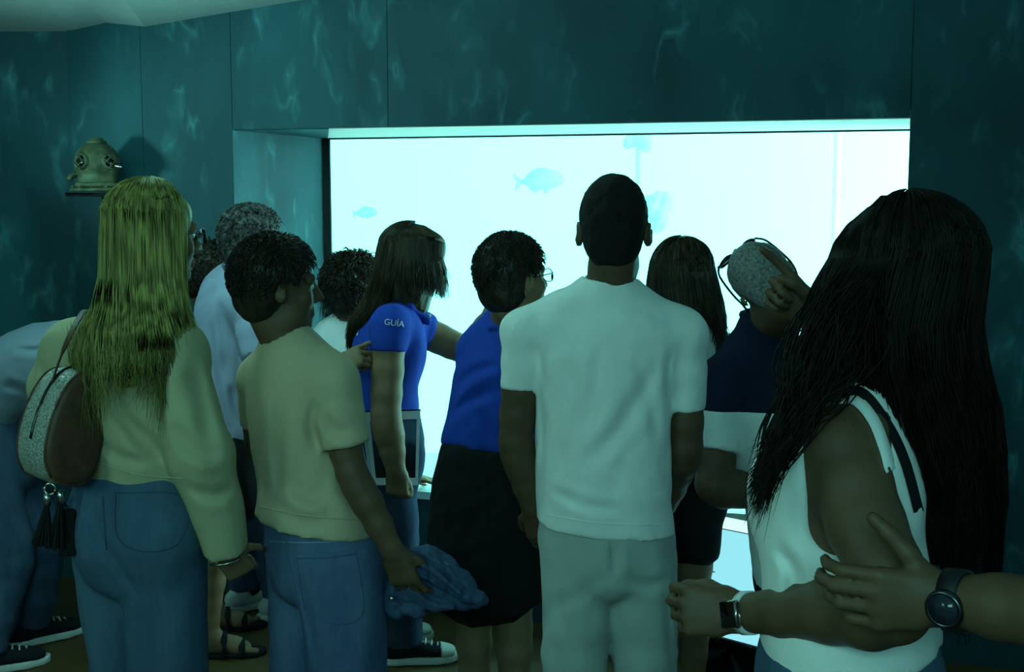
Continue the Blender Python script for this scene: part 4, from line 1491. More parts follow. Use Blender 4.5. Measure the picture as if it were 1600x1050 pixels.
def p_hidden_curly():
    Y = 4.78
    I = person('person with dark brown curls, mostly hidden behind the man with grey hair', Y,
               (330, 432, 0, 60, -5, 0, .95),
               [(335, 690, 0, .150, .115, 50), (332, 620, 0, .148, .112, 50), (330, 560, 0, .150, .105, 50), (328, 515, 0, .115, .085, 50), (329, 482, 0, .055, .055, 50)],
               {'R': (P(345, 540, Y - .10), P(350, 640, Y - .10), P(352, 720, Y - .06)), 'L': (P(312, 540, Y + .10), P(312, 640, Y + .12), P(345, 720, Y + .18))},
               {'L': (P(336, 745, Y + .04), g(356, Y + .02, .46), g(384, Y + .02)), 'R': (P(350, 745, Y - .05), g(396, Y - .06, .46), g(438, Y - .07))},
               S_tan, dict(mat=W_navy, sl={'R': .5, 'L': .5}, r=(.060, .056), seed=51),
               dict(mat=D_blue, r=(.090, .080, .070, .066), pelvis=[(340, 765, 0, .145, .118, 50), (337, 715, 0, .152, .120, 50), (335, 680, 0, .142, .108, 50)], seed=12),
               foot_yaw=(50, 50), neck_r=.05)
    r = I['root']
    W_sh = fabric('white_mesh', (0.72, 0.72, 0.70), 0.05, 0.1, 400)
    shoe(r, I['legs']['L'][2], 50, W_sh, M_sole, .95, None, M_sole)
    shoe(r, I['legs']['R'][2], 50, W_sh, M_sole, .98, None, M_sole)
    tuft_hair(r, I['hc'], I['HB'], I['hs'], H_brown, 800, .05, .032, .006, 1.0, .0, -.9, 19, .0018)


def p_long_brown():
    Y = 3.6
    I = person('woman with long brown hair, white top and black shorts, beside the tall young man', Y,
               (1067, 440, 0, 22, -3, 0, .98),
               [(1062, 735, 0, .150, .115, 15), (1062, 650, 0, .140, .108, 15), (1065, 585, 0, .150, .108, 15), (1068, 540, 0, .155, .092, 15), (1069, 515, 0, .095, .075, 15), (1069, 498, 0, .052, .052, 18)],
               {'L': (P(998, 556, Y + .02), P(988, 680, Y + .05), P(1010, 770, Y + .12)), 'R': (P(1124, 560, Y - .02), P(1140, 670, Y + .10), P(1150, 730, Y + .30))},
               {'L': (P(1032, 775, Y + .01), g(1030, Y + .02, .48), g(1030, Y + .03)), 'R': (P(1082, 775, Y - .01), g(1083, Y - .01, .48), g(1082, Y))},
               S_mid, dict(mat=W_white, sl={'L': .45, 'R': .45}, r=(.058, .056), amp=.006, freq=24, seed=61, nr=.006),
               dict(name='shorts', mat=W_black, end=-.38, r=(.092, .082, .076, .07), pelvis=[(1058, 795, 0, .145, .118, 15), (1060, 745, 0, .155, .122, 15), (1062, 705, 0, .142, .110, 15)], seed=14),
               foot_yaw=(10, 18), neck_r=.047, calf=.92)
    r = I['root']
    shoe(r, I['legs']['L'][2], 10, M_shoe, M_sole, .92)
    shoe(r, I['legs']['R'][2], 18, M_shoe, M_sole, .92)
    long_hair(r, I['hc'], I['HB'], I['hs'], H_chest, [(P(1070, 486, Y - .02), .112, .105, 20), (P(1080, 522, Y - .04), .098, .090, 20)],
              108, 900, .0025, .018, (0, 0), 22, True, .006, .05, (.075, .03), None, .80, .15)
    # looser locks over the right shoulder
    hc, HB = I['hc'], I['HB']
    rng = np.random.default_rng(8)
    N = 150
    a0 = np.radians(rng.uniform(30, 105, N))
    b1 = hc + (HC0 + np.stack([np.sin(a0) * .03, -np.cos(a0) * .03, np.full(N, .102)], 1)) @ HB.T
    b2 = hc + (HC0 + np.stack([np.sin(a0) * .096, -np.cos(a0) * .114, np.full(N, .0)], 1)) @ HB.T
    b3 = P(1124, 520, Y - .08) + rng.normal(size=(N, 3)) * A(.012, .02, .01)
    b4 = P(1122, 588, Y - .10) + rng.normal(size=(N, 3)) * A(.016, .02, .022)
    pts = np.stack([catmull([b1[i], b2[i], b3[i], b4[i]], 5) for i in range(N)])
    V, q = tubes(pts, .0018 * np.concatenate([np.linspace(.6, 1, 6), np.ones(5), np.linspace(1, .2, 5)]), 3, .8)
    obj('side_locks', V, q, H_chest, r)


def p_bent_man():
    Y = 3.3
    I = person('bald man in a navy and white polo shirt with glasses pushed up on his head', Y,
               (1197, 443, 0, 8, -20, -40, 1.02),
               [(1262, 905, 0, .155, .135, -8), (1256, 800, 0, .155, .132, -8), (1232, 715, 0, .158, .132, -8), (1204, 640, .02, .158, .128, -8), (1192, 585, .06, .146, .112, -8), (1196, 530, .10, .088, .080, -8), (1200, 498, .12, .066, .066, -6)],
               {'L': (P(1134, 596, Y + .02), P(1116, 756, Y - .10), P(1215, 778, Y - .04)), 'R': (P(1262, 600, Y + .08), P(1300, 720, Y + .12), P(1260, 790, Y + .25))},
               {'L': (P(1238, 900, Y + .02), g(1240, Y + .05, .48), g(1240, Y + .05)), 'R': (P(1300, 900, Y), g(1304, Y, .48), g(1308, Y))},
               S_tan, dict(name='polo_shirt', mat=W_white, sl={'L': .72, 'R': .7}, r=(.070, .066), amp=.004, freq=18, seed=71, vox=.0065, nr=.002, cuts=[]),
               dict(mat=W_navy, r=(.092, .085, .076, .074), pelvis=[(1266, 925, 0, .148, .125, -8), (1264, 895, 0, .150, .126, -8), (1262, 870, 0, .135, .115, -8)], seed=15),
               foot_yaw=(-10, -10), neck_r=.060, ear=.55, arm_r=(.056, .050, .034), hands={'L': dict(n=A(0, .6, -.8)), 'R': dict()})
    r = I['root']
    top = I['top']
    me = top.data
    me.materials.append(W_navy)
    zc = P(1150, 635, Y)[2] - OFF[top.name][2]
    n = len(me.polygons)
    cen = np.zeros(n * 3)
    me.polygons.foreach_get('center', cen)
    me.polygons.foreach_set('material_index', (cen.reshape(-1, 3)[:, 2] > zc).astype(np.int32))
    vi = np.zeros(len(me.loops), np.int32)
    me.loops.foreach_get('vertex_index', vi)
    mi = np.zeros(n, np.int32)
    me.polygons.foreach_get('material_index', mi)
    lp = np.repeat(mi, 4)
    both = np.intersect1d(vi[lp == 1], vi[lp == 0])
    for i in both:
        me.vertices[i].co.z = zc
    for k in ('L', 'R'):
        shoe(r, I['legs'][k][2], -10, M_shoe, M_sole)
    tuft_hair(r, I['hc'], I['HB'], I['hs'], H_stub, 0, .006, .004, .0, 1.0, .0, -.95, 23, .0012)
    glasses(r, I['hc'], I['HB'], I['hs'] * 1.04, M_frame, M_lensc, .010, 80, 1.7)
    nbk = P(1200, 500, Y + .115)
    ring = [nbk + A(.068 * math.cos(a), .066 * math.sin(a), .004 - .010 * math.cos(a)) for a in np.linspace(0, 2 * math.pi, 33)]
    V, q = tubes(np.array(ring)[None], .014, 8)
    obj('collar', V, q, W_navy, top)


def p_bending():
    Y = 4.35
    I = person('person in a light blue shirt and jeans bending forward at the far left', Y,
               (212, 585, 0, 85, -45, 0, 1.0),
               [(-32, 640, 0, .172, .150, 84), (25, 588, 0, .172, .152, 84), (80, 566, 0, .180, .145, 84), (130, 562, 0, .165, .125, 84), (160, 562, 0, .10, .085, 84), (182, 566, 0, .058, .058, 84)],
               {'R': (P(140, 588, Y - .16), P(168, 700, Y - .18), P(215, 770, Y - .10)), 'L': (P(142, 585, Y + .16), P(175, 690, Y + .18), P(225, 750, Y + .10))},
               {'L': (P(12, 730, Y + .07), P(68, 850, Y + .02), g(46, Y + .06)), 'R': (P(-20, 730, Y - .08), P(14, 880, Y - .14), g(-22, Y - .22))},
               S_mid, dict(mat=W_sky, sl={'R': .55, 'L': .55}, r=(.066, .062), amp=.006, freq=14, seed=81, nr=.004, folds=[([(20, 545), (55, 548), (90, 540)], .010, .014), ([(5, 600), (35, 610), (50, 625)], .012, .018)]),
               dict(mat=D_ink, r=(.112, .096, .080, .074), pelvis=[(0, 745, 0, .160, .150, 84), (-16, 690, 0, .168, .160, 84), (-30, 645, 0, .160, .140, 84)], seed=16, amp=.006),
               neck_r=.055, foot_yaw=(48, 60))
    r = I['root']
    shoe(r, I['legs']['L'][2], 48, M_shoe, M_sole, 1.05, None, M_sole)
    shoe(r, I['legs']['R'][2], 60, M_shoe, M_sole, 1.05, None, M_sole)
    tuft_hair(r, I['hc'], I['HB'], I['hs'], H_brown, 400, .02, .014, .0, 1.0, .0, -.8, 25, .0016)
    pts = [P(-16, 668, Y)]
    V, q = solidify(loft([(P(-26, 668, Y), .172, .160, 84), (P(-38, 640, Y), .170, .156, 84)], 2, .01, True, True), .008)
    obj('belt', V, q, W_black, r)


def p_tank_top():
    Y = 1.78
    sL, eL, wL = P(1310, 700, Y - .07), P(1398, 950, Y - .22), P(1160, 958, Y + .02)
    I = person('woman with very long dark hair and a white tank top, nearest on the right', Y,
               (1402, 445, 0, -48, 0, 0, 1.02),
               [(1328, 1008, 0, .152, .128, -55), (1322, 930, 0, .136, .118, -55), (1312, 850, 0, .130, .115, -55), (1304, 775, 0, .132, .125, -55), (1312, 705, 0, .135, .105, -55), (1345, 645, 0, .085, .070, -52), (1378, 606, 0, .050, .050, -50)],
               {'L': (sL, eL, wL), 'R': (P(1432, 665, Y + .14), P(1385, 640, Y + .40), P(1270, 494, Y + .46))},
               {'L': (P(1290, 1090, Y - .04), g(1290, Y - .03, .48), g(1290, Y - .02)), 'R': (P(1370, 1090, Y + .06), g(1375, Y + .10, .48), g(1378, Y + .10))},
               S_tan, dict(name='tank_top', mat=W_tank, sl={'L': None, 'R': None}, amp=.003, freq=20, seed=91, vox=.0065, nr=.016,
                           extra=[cone(sL + A(.0, -.10, -.07), sL + A(.004, -.02, .0), .048, .056, .02, 'sub'), cone(sL + A(-.010, -.06, -.10), sL + A(-.005, -.06, .03), .042, .046, .02, 'sub')], folds=[([(1210, 850), (1240, 900), (1230, 950)], 0.013, 0.014)]),
               dict(mat=D_mid, r=(.094, .086, .072, .070), pelvis=[(1328, 1120, 0, .150, .125, -55), (1328, 1060, 0, .156, .132, -55), (1328, 985, 0, .138, .116, -55)], seed=17),
               foot_yaw=(-50, -50), neck_r=.046, vox=.0055, arm_r=(.058, .046, .0275), body_shrink=.012,
               hands={'L': dict(d=A(-1, .12, .02), n=A(.0, .95, -.25), curl=((58, 75, 45), (62, 78, 48), (66, 80, 50), (70, 80, 50)), s=.97, thumb=(.8, .35, .5), tb=24),
                      'R': dict(d=A(-.74, .05, .66), n=A(-.30, -.88, -.18), curl=((10, 16, 10), (62, 88, 50), (72, 92, 52), (78, 92, 52)), s=.95, thumb=(.75, .25, .6))})
    r = I['root']
    shoe(r, I['legs']['L'][2], -50, M_shoe, M_sole, .92)
    shoe(r, I['legs']['R'][2], -50, M_shoe, M_sole, .92)
    long_hair(r, I['hc'], I['HB'], I['hs'], H_long,
              [(P(1402, 520, Y + .01), .110, .112, -45), (P(1425, 640, Y + .04), .112, .120, -42), (P(1462, 780, Y + .05), .085, .095, -40), (P(1478, 900, Y + .05), .060, .070, -40)],
              112, 2100, .0024, .016, (0, 0), 33, True, .006, .14, (.085, .04), (-105, 122), .86, .12)
    # long locks drawn forward over the near shoulder and chest
    hc, HB = I['hc'], I['HB']
    rng = np.random.default_rng(6)
    N = 800
    a0 = np.radians(rng.uniform(-150, -80, N))
    rt = hc + (HC0 + np.stack([np.sin(a0) * .03, -np.cos(a0) * .04, np.full(N, .100)], 1)) @ HB.T
    sd = hc + (HC0 + np.stack([np.sin(a0) * .099, -np.cos(a0) * .112, np.full(N, .01)], 1)) @ HB.T
    w1 = P(1290, 555, Y - .10) + rng.normal(size=(N, 3)) * A(.024, .024, .02)
    w2 = P(1238, 655, Y - .15) + rng.normal(size=(N, 3)) * A(.011, .014, .012)
    w3 = P(1184, 765, Y - .15) + rng.normal(size=(N, 3)) * A(.008, .012, .022)
    pts = np.stack([catmull([rt[i], sd[i], w1[i], w2[i], w3[i]], 5) for i in range(N)])
    V, q = tubes(pts, .0015 * np.concatenate([np.linspace(.6, 1, 8), np.ones(8), np.linspace(1, .15, 5)]), 3, .8)
    obj('front_locks', V, q, H_long, r)
    # smartwatch on the near wrist
    d = nrm(wL - eL)
    up = nrm(A(-.10, -.93, .30) - d * (A(-.10, -.93, .30) @ d))
    sd_ = np.cross(up, d)
    wc = wL - d * .012
    ring = lambda rad, k: [wc + d * k + (up * math.cos(a) * rad + sd_ * math.sin(a) * rad * 1.05) for a in np.linspace(0, 2 * math.pi, 29)]
    M_band = plain('white_silicone', (0.72, 0.72, 0.72), 0.5)
    V = np.array(ring(.0315, -.010)[:-1] + ring(.0315, .010)[:-1] + ring(.028, .010)[:-1] + ring(.028, -.010)[:-1])
    n = 28
    fc = []
    for j in range(4):
        for i in range(n):
            fc.append((j * n + i, j * n + (i + 1) % n, ((j + 1) % 4) * n + (i + 1) % n, ((j + 1) % 4) * n + i))
    wt = obj('watch', V, fc, M_band, r, label='smartwatch with a dark square face on a white band')
    ax = np.stack([d, sd_, up], 1)
    obj('watch_case', *box_mesh(wc + up * .034, ax, (.0175, .021, .0055), .003), M_metal, wt)
    obj('watch_face', *box_mesh(wc + up * .0402, ax, (.0155, .019, .0012), .0006), plain('watch_glass', (0.006, 0.007, 0.012), 0.08), wt)
    V, f = ribbon_on(I['bodymesh'], [P(1240, 742, 1.2), P(1230, 705, 1.2), P(1244, 655, 1.2), P(1288, 622, 1.2), P(1332, 622, 1.2), P(1364, 655, 1.2), P(1384, 705, 1.2), P(1393, 735, 1.2), P(1410, 752, 1.2)], .016, None, 42, .0075, .004)
    obj('armhole_binding', V, f, W_tank, I['top'])
    # dark strap over the shoulder blade
    V, f = ribbon_on((np.concatenate([I['topmesh'][0]]), I['topmesh'][1]), [P(1300, 618, Y - .4), P(1345, 612, Y - .4), P(1385, 660, Y - .4), P(1414, 720, Y - .4), P(1436, 800, Y - .4)], .014, A(0, 1, 0), 24, .004, .003)
    obj('strap', V, f, W_black, r, label='dark strap across the back')


def p_watch_arm():
    el, wr = P(1745, 972, 1.33), P(1482, 938, 1.47)
    sh = A(.80, 1.08, 1.405)
    c0 = A(.99, .98, 0)
    Bx = basis(-25)
    at = lambda x, y, z: c0 + Bx @ A(x, y, z)
    import types
    # built outside the frame except for the reaching arm
    def inv(p):
        d = p - A(0, 0, CAMZ)
        zc = d[1] * CT - d[2] * ST
        yc = d[1] * ST + d[2] * CT
        return (800 + F * d[0] / zc, 525 - F * yc / zc, p[1])
    rows = []
    for (z, w, dd) in ((.86, .165, .125), (1.05, .155, .12), (1.25, .17, .12), (1.36, .165, .10), (1.44, .10, .08), (1.49, .06, .06)):
        q = inv(at(0, 0, z))
        rows.append((q[0], q[1], q[2], w, dd, -25))
    h = inv(at(0, .02, 1.63))
    I = person('person at the right edge whose hand with a black wristwatch holds an elbow', 0,
               (h[0], h[1], h[2], -45, -5, 0, 1.0), rows,
               {'L': (sh, el, wr), 'R': (at(.20, 0, 1.39), at(.26, .0, 1.12), at(.25, .1, .88))},
               {'L': (at(-.09, 0, .84), at(-.09, .02, .47), at(-.10, 0, .085)), 'R': (at(.09, 0, .84), at(.09, .02, .47), at(.11, 0, .085))},
               S_tan, dict(mat=W_navy, sl={'L': .6, 'R': .6}, r=(.068, .062), seed=95),
               dict(mat=D_dark, r=(.095, .085, .075, .075), pelvis=[tuple(list(inv(at(0, 0, z))) + [w, d_, -25]) for z, w, d_ in ((.80, .155, .12), (.88, .165, .125), (.95, .158, .12))], seed=18),
               neck_r=.056, vox=.0055, arm_r=(.052, .044, .032), foot_yaw=(-25, -25),
               hands={'L': dict(d=A(-1, .10, -.02), n=A(.03, 1, .02), curl=((22, 38, 30), (24, 42, 32), (26, 44, 34), (30, 46, 34)), spread=1.0, s=1.03, thumb=(.62, .76, .10), tb=4)})
    r = I['root']
    tuft_hair(r, I['hc'], I['HB'], I['hs'], H_black, 300, .018, .012, .0, 1.0, .004, -.75, 26, .0016)
    for k in ('L', 'R'):
        shoe(r, I['legs'][k][2], -25, M_shoe, M_sole)
    d = nrm(wr - el)
    up = nrm(A(-.1, -1, .05) - d * (A(-.1, -1, .05) @ d))
    sd_ = np.cross(up, d)
    wc = wr - d * .012
    n = 28
    ring = lambda rad, k: [wc + d * k + (up * math.cos(a) * rad * .92 + sd_ * math.sin(a) * rad * 1.06) for a in np.linspace(0, 2 * math.pi, n, endpoint=False)]
    V = np.array(ring(.0385, -.013) + ring(.0385, .013) + ring(.033, .013) + ring(.033, -.013))
    fc = [(j * n + i, j * n + (i + 1) % n, ((j + 1) % 4) * n + (i + 1) % n, ((j + 1) % 4) * n + i) for j in range(4) for i in range(n)]
    wt = obj('watch', V, fc, plain('black_rubber', (0.01, 0.01, 0.012), 0.5), r, label='large round black wristwatch')
    ax = np.stack([d, sd_, up], 1)
    obj('watch_case', *lathe(wc + up * .030, ax, [(.012, 0), (.0235, .001), (.0245, .005), (.0235, .010), (.020, .012), (.019, .0105)], 28), plain('gunmetal', (0.10, 0.11, 0.13), 0.25, 1.0), wt)
    obj('watch_face', *lathe(wc + up * .0405, ax, [(.010, 0), (.019, 0.0), (.019, .0008)], 24), plain('watch_dial', (0.02, 0.024, 0.035), 0.1), wt)


for fn_ in (p_young_man, p_blonde, p_boy, p_polo_skirt, p_guide, p_curly_woman, p_grey_man, p_hidden_curly, p_long_brown, p_bent_man, p_bending, p_tank_top, p_watch_arm):
    fn_()
# ------------------------------------------------------------------ things
def extrude_outline(pts, n, thick):
    """closed outline (N,3) -> panel with thickness along n."""
    pts = np.asarray(pts, float)
    N = len(pts)
    V = np.concatenate([pts, pts - np.asarray(n) * thick])
    f = [tuple(range(N))[::-1], tuple(range(N, 2 * N))] + [(i, (i + 1) % N, N + (i + 1) % N, N + i) for i in range(N)]
    return V, f


def orient(V, f):
    """flip faces so that they look away from the middle (convex-ish pieces)."""
    c = np.mean(V, 0)
    out = []
    for q in f:
        p = [V[i] for i in q]
        nn = np.cross(p[1] - p[0], p[2] - p[0])
        out.append(tuple(q) if nn @ (np.mean(p, 0) - c) >= 0 else tuple(q)[::-1])
    return V, out


# ---- shoulder bag
def handbag():
    Y0 = 2.66
    px = [(80, 746), (71, 722), (72, 690), (84, 645), (104, 604), (128, 582), (152, 588), (164, 620), (163, 665), (153, 712), (138, 750), (108, 758)]
    n = nrm(A(.74, -.67, .02))
    p0 = P(110, 680, Y0)
    out = []
    for x, y in px:
        d = P(x, y, Y0) - A(0, 0, CAMZ)
        t = ((p0 - A(0, 0, CAMZ)) @ n) / (d @ n)
        out.append(A(0, 0, CAMZ) + d * t)
    cl = catmull(out + [out[0], out[1]], 4)[:len(out) * 4]
    N = len(cl)
    c = cl.mean(0)
    th = .128
    r = root('handbag', c - A(0, 0, .15), 'brown leather handbag with a woven silvery gusset hanging from the shoulder of the blonde woman', 'handbag')
    leather = plain('brown_leather', (0.085, 0.040, 0.022), 0.5, 0, .3, .25, 40)
    mw_, nt, b = new_mat('woven_leather')
    tc = nt.nodes.new('ShaderNodeTexCoord')
    vo = nt.nodes.new('ShaderNodeTexVoronoi'); vo.inputs['Scale'].default_value = 170
    nt.links.new(tc.outputs['Object'], vo.inputs['Vector'])
    rp = ramp(nt, vo.outputs['Distance'], [(0.2, (0.62, 0.62, 0.55)), (0.75, (0.30, 0.30, 0.26))])
    nt.links.new(rp.outputs[0], b.inputs['Base Color'])
    b.inputs['Roughness'].default_value = 0.35
    b.inputs['Metallic'].default_value = 0.3
    bp = nt.nodes.new('ShaderNodeBump'); bp.inputs['Strength'].default_value = 0.8; bp.inputs['Distance'].default_value = 0.004; bp.invert = True
    nt.links.new(vo.outputs['Distance'], bp.inputs['Height']); nt.links.new(bp.outputs[0], b.inputs['Normal'])

    def dome(base, nn, h):
        V, f = [], []
        ks = [(1, 0), (.97, .5), (.85, .8), (.6, .95), (.3, 1.0)]
        cc = base.mean(0)
        for s, hh in ks:
            V += [cc + (p - cc) * s + nn * h * hh for p in base]
        V.append(cc + nn * h)
        for j in range(len(ks) - 1):
            for i in range(N):
                f.append((j * N + i, j * N + (i + 1) % N, (j + 1) * N + (i + 1) % N, (j + 1) * N + i))
        k = (len(ks) - 1) * N
        f += [(k + i, k + (i + 1) % N, len(V) - 1) for i in range(N)]
        V = np.array(V)
        q = [V[i] for i in f[0]]
        if np.cross(q[1] - q[0], q[2] - q[0]) @ nn + np.cross(V[f[-1][1]] - V[f[-1][0]], V[f[-1][2]] - V[f[-1][0]]) @ nn < 0:
            f = [tuple(x)[::-1] for x in f]
        return V, f
    obj('front_panel', *dome(cl, n, .012), leather, r)
    obj('back_panel', *dome(cl - n * th, -n, .012), leather, r)
    V, f = [], []
    S = 7
    for j in range(S):
        t = j / (S - 1)
        bulge = 1 + .035 * math.sin(math.pi * t)
        V += [c + (p - c) * bulge - n * th * t for p in cl]
    for j in range(S - 1):
        for i in range(N):
            f.append((j * N + i, j * N + (i + 1) % N, (j + 1) * N + (i + 1) % N, (j + 1) * N + i))
    V, f = orient(np.array(V), f)
    obj('gusset', V, f, mw_, r)
    for off in (0, -th):
        obj('piping', *tube1(np.vstack([cl, cl[:1]]) + n * off, .0035, 6), leather, r)
    top = [i for i in range(N) if cl[i][2] > c[2] - .02 and cl[i][0] < c[0] + .05]
    zz = np.array([c + (cl[i] - c) * 1.045 - n * th * .5 for i in top])
    obj('zipper', *tube1(zz, .004, 6), M_frame, r)
    a, b2 = c + (out[4] - c) * 1.05 - n * th * .5, c + (out[6] - c) * 1.0 - n * th * .5
    tops = P(128, 490, 2.87)
    st = catmull([a, P(100, 545, 2.70), P(122, 500, 2.78), P(135, 486, 2.90), P(150, 520, 2.98), P(165, 580, 2.88), b2], 5)
    V, q = tubes(st[None], .0075, 8, .35)
    obj('strap', V, q, leather, r)
    ringp = P(78, 764, Y0 + .05)
    obj('clasp', *tube1([ringp + A(.013 * math.cos(a_), 0, .013 * math.sin(a_)) for a_ in np.linspace(0, 6.283, 17)], .003, 6), M_metal, r, label='small metal ring under the bag')
    rng = np.random.default_rng(3)
    for x, y, L in ((74, 782, .105), (95, 778, .115)):
        p = P(x, y, Y0 + .05)
        tp = p[None, None] + np.zeros((26, 5, 3))
        tt = np.linspace(0, 1, 5)
        sp = rng.normal(size=(26, 2)) * .011
        tp[:, :, 2] -= tt[None] * L
        tp[:, :, 0] += sp[:, :1] * tt[None] - .012 * tt[None]
        tp[:, :, 1] += sp[:, 1:] * tt[None]
        V, q = tubes(tp, .0028, 4)
        t = obj('tassel', V, q, W_black, r)
        obj('tassel_cap', *tube1([p + A(0, 0, .016), p + A(0, 0, .004), p - A(0, 0, .012)], .008, 8), M_metal, t)
        obj('cord', *tube1([ringp, (ringp + p) / 2 + A(0, 0, .004), p + A(0, 0, .014)], .002, 5), W_black, t)
    V, q = solidify([seg(P(106, 800, 2.73), P(110, 862, 2.73), .020, .012, .026, .014, A(1, 0, 0))], .006, disp=lambda X, Y, Z: .002 * wob(X, Y, Z, 60, 2))
    obj('pouch', V, q, W_black, r)
    obj('pouch_cord', *tube1([ringp, P(95, 780, 2.75), P(108, 795, 2.78)], .002, 5), W_black, r)


handbag()


D_jack = denim('faded_indigo_denim', (0.035, 0.06, 0.12), (0.075, 0.115, 0.20))
# ---- denim jacket bunched in the boy's hand
def denim_jacket():
    Yc = 2.90
    p = lambda x, y, d=0: P(x, y, Yc + d)
    pr = []
    ribs = [([(636, 884), (662, 868), (690, 880), (716, 902), (738, 918)], (.020, .026, .024, .024, .016), -.01),
            ([(636, 892), (668, 890), (700, 905), (728, 925), (756, 938)], (.022, .028, .026, .024, .014), -.03),
            ([(634, 898), (660, 908), (690, 925), (720, 940), (748, 942)], (.022, .028, .026, .020, .012), -.02),
            ([(630, 900), (648, 922), (676, 940), (704, 946)], (.022, .028, .024, .014), -.03),
            ([(626, 898), (634, 925), (642, 948), (660, 958)], (.022, .028, .024, .014), -.01),
            ([(620, 900), (614, 925), (612, 945), (622, 958)], (.018, .024, .024, .016), .0),
            ([(640, 890), (670, 885), (705, 915), (735, 935)], (.03, .035, .03, .02), .03)]
    for pts, rad, dy in ribs:
        pr += [x for x in chain([p(x, y, dy + .012 * math.sin(i * 1.7 + x)) for i, (x, y) in enumerate(pts)], rad, 4, .0045)]
    V, q = solidify(pr, .0055, disp=lambda X, Y, Z: .0035 * wob(X, Y, Z, 70, 3) + .0018 * wob(X, Y, Z, 150, 6))
    fl = [([(645, 868), (680, 884), (712, 912), (742, 936)], .014, .007), ([(648, 885), (680, 905), (715, 932)], .014, .007), ([(640, 905), (668, 930), (700, 944)], .012, .007), ([(622, 905), (622, 930), (635, 955)], .012, .007),
          ([(660, 866), (672, 895), (668, 930)], .010, .006), ([(690, 882), (702, 905), (698, 935)], .010, .006), ([(718, 902), (726, 922), (720, 940)], .009, .006), ([(605, 930), (625, 940), (650, 948)], .009, .006)]
    V = press_folds(V, q, fl, Yc)
    o = obj('denim_jacket', V, q, D_jack, None, origin=p(650, 960, 0) * A(1, 1, 1))
    tag(o, 'crumpled blue denim jacket bunched in the hand of the boy in the sand T-shirt', 'jacket')
    obj('button', *lathe_quick(P(612, 935, Yc - .035), .007), M_metal, o)
    obj('sleeve_seam', *tube1(catmull([p(672, 868, -.035), p(705, 886, -.025), p(735, 912, -.012), p(750, 930, .0)], 4), .003, 5), D_light, o)


denim_jacket()


# ---- guide's picture board
def board():
    Yb = 3.945
    TL, TR, BR, BL = P(563, 644, Yb), P(657, 641, Yb + .03), P(653, 758, Yb + .03), P(578, 758, Yb)
    c = (TL + TR + BR + BL) / 4
    r = root('picture_board', (BL + BR) / 2, 'laminated board with a dark underwater picture in a white border, held by the guide', 'board')
    n = nrm(np.cross(TR - TL, BL - TL))
    n = n if n[1] < 0 else -n

    def quad(u0, u1, v0, v1, lift, th, mat, nm):
        L = lambda u, v: (TL * (1 - u) + TR * u) * (1 - v) + (BL * (1 - u) + BR * u) * v
        V = [L(u, v) + n * k for k in (lift, lift - th) for u, v in ((u0, v0), (u1, v0), (u1, v1), (u0, v1))]
        f = [(0, 3, 2, 1), (4, 5, 6, 7), (0, 1, 5, 4), (1, 2, 6, 5), (2, 3, 7, 6), (3, 0, 4, 7)]
        V, f = orient(np.array(V), f)
        return obj(nm, V, f, mat, r, False)
    M_card = plain('white_card', (0.80, 0.84, 0.90), 0.3)
    quad(0, 1, 0, 1, 0, .006, M_card, 'backing')
    quad(.0, .07, 0.0, 1, .0022, .0016, plain('card_edge', (0.50, 0.58, 0.66), .4), 'binding')
    mp, nt, b = new_mat('underwater_print')
    tc = nt.nodes.new('ShaderNodeTexCoord')
    sx = nt.nodes.new('ShaderNodeSeparateXYZ')
    nt.links.new(tc.outputs['Generated'], sx.inputs[0])
    nz = noise(nt, 9, 4, (1.6, 1.6, .5))
    ad = nt.nodes.new('ShaderNodeMath'); ad.operation = 'MULTIPLY_ADD'; ad.inputs[1].default_value = .7; 
    nt.links.new(nz.outputs[0], ad.inputs[0]); nt.links.new(sx.outputs['Z'], ad.inputs[2])
    rp = ramp(nt, ad.outputs[0], [(0.55, (0.006, 0.014, 0.020)), (0.90, (0.02, 0.045, 0.075)), (1.0, (0.09, 0.18, 0.30))])
    nt.links.new(rp.outputs[0], b.inputs['Base Color'])
    b.inputs['Roughness'].default_value = 0.25
    quad(.14, .94, .13, .90, .0012, .001, mp, 'picture')
    quad(.56, .94, .115, .145, .0016, .001, plain('caption_bar', (0.05, 0.11, 0.24), .4), 'caption_bar')
    quad(.20, .25, .35, .39, .0018, .001, plain('yellow_print', (0.28, 0.38, 0.05), .4), 'printed_fish')
    quad(-.004, 1.004, -.012, .004, .001, .008, M_frame, 'top_clip')


board()


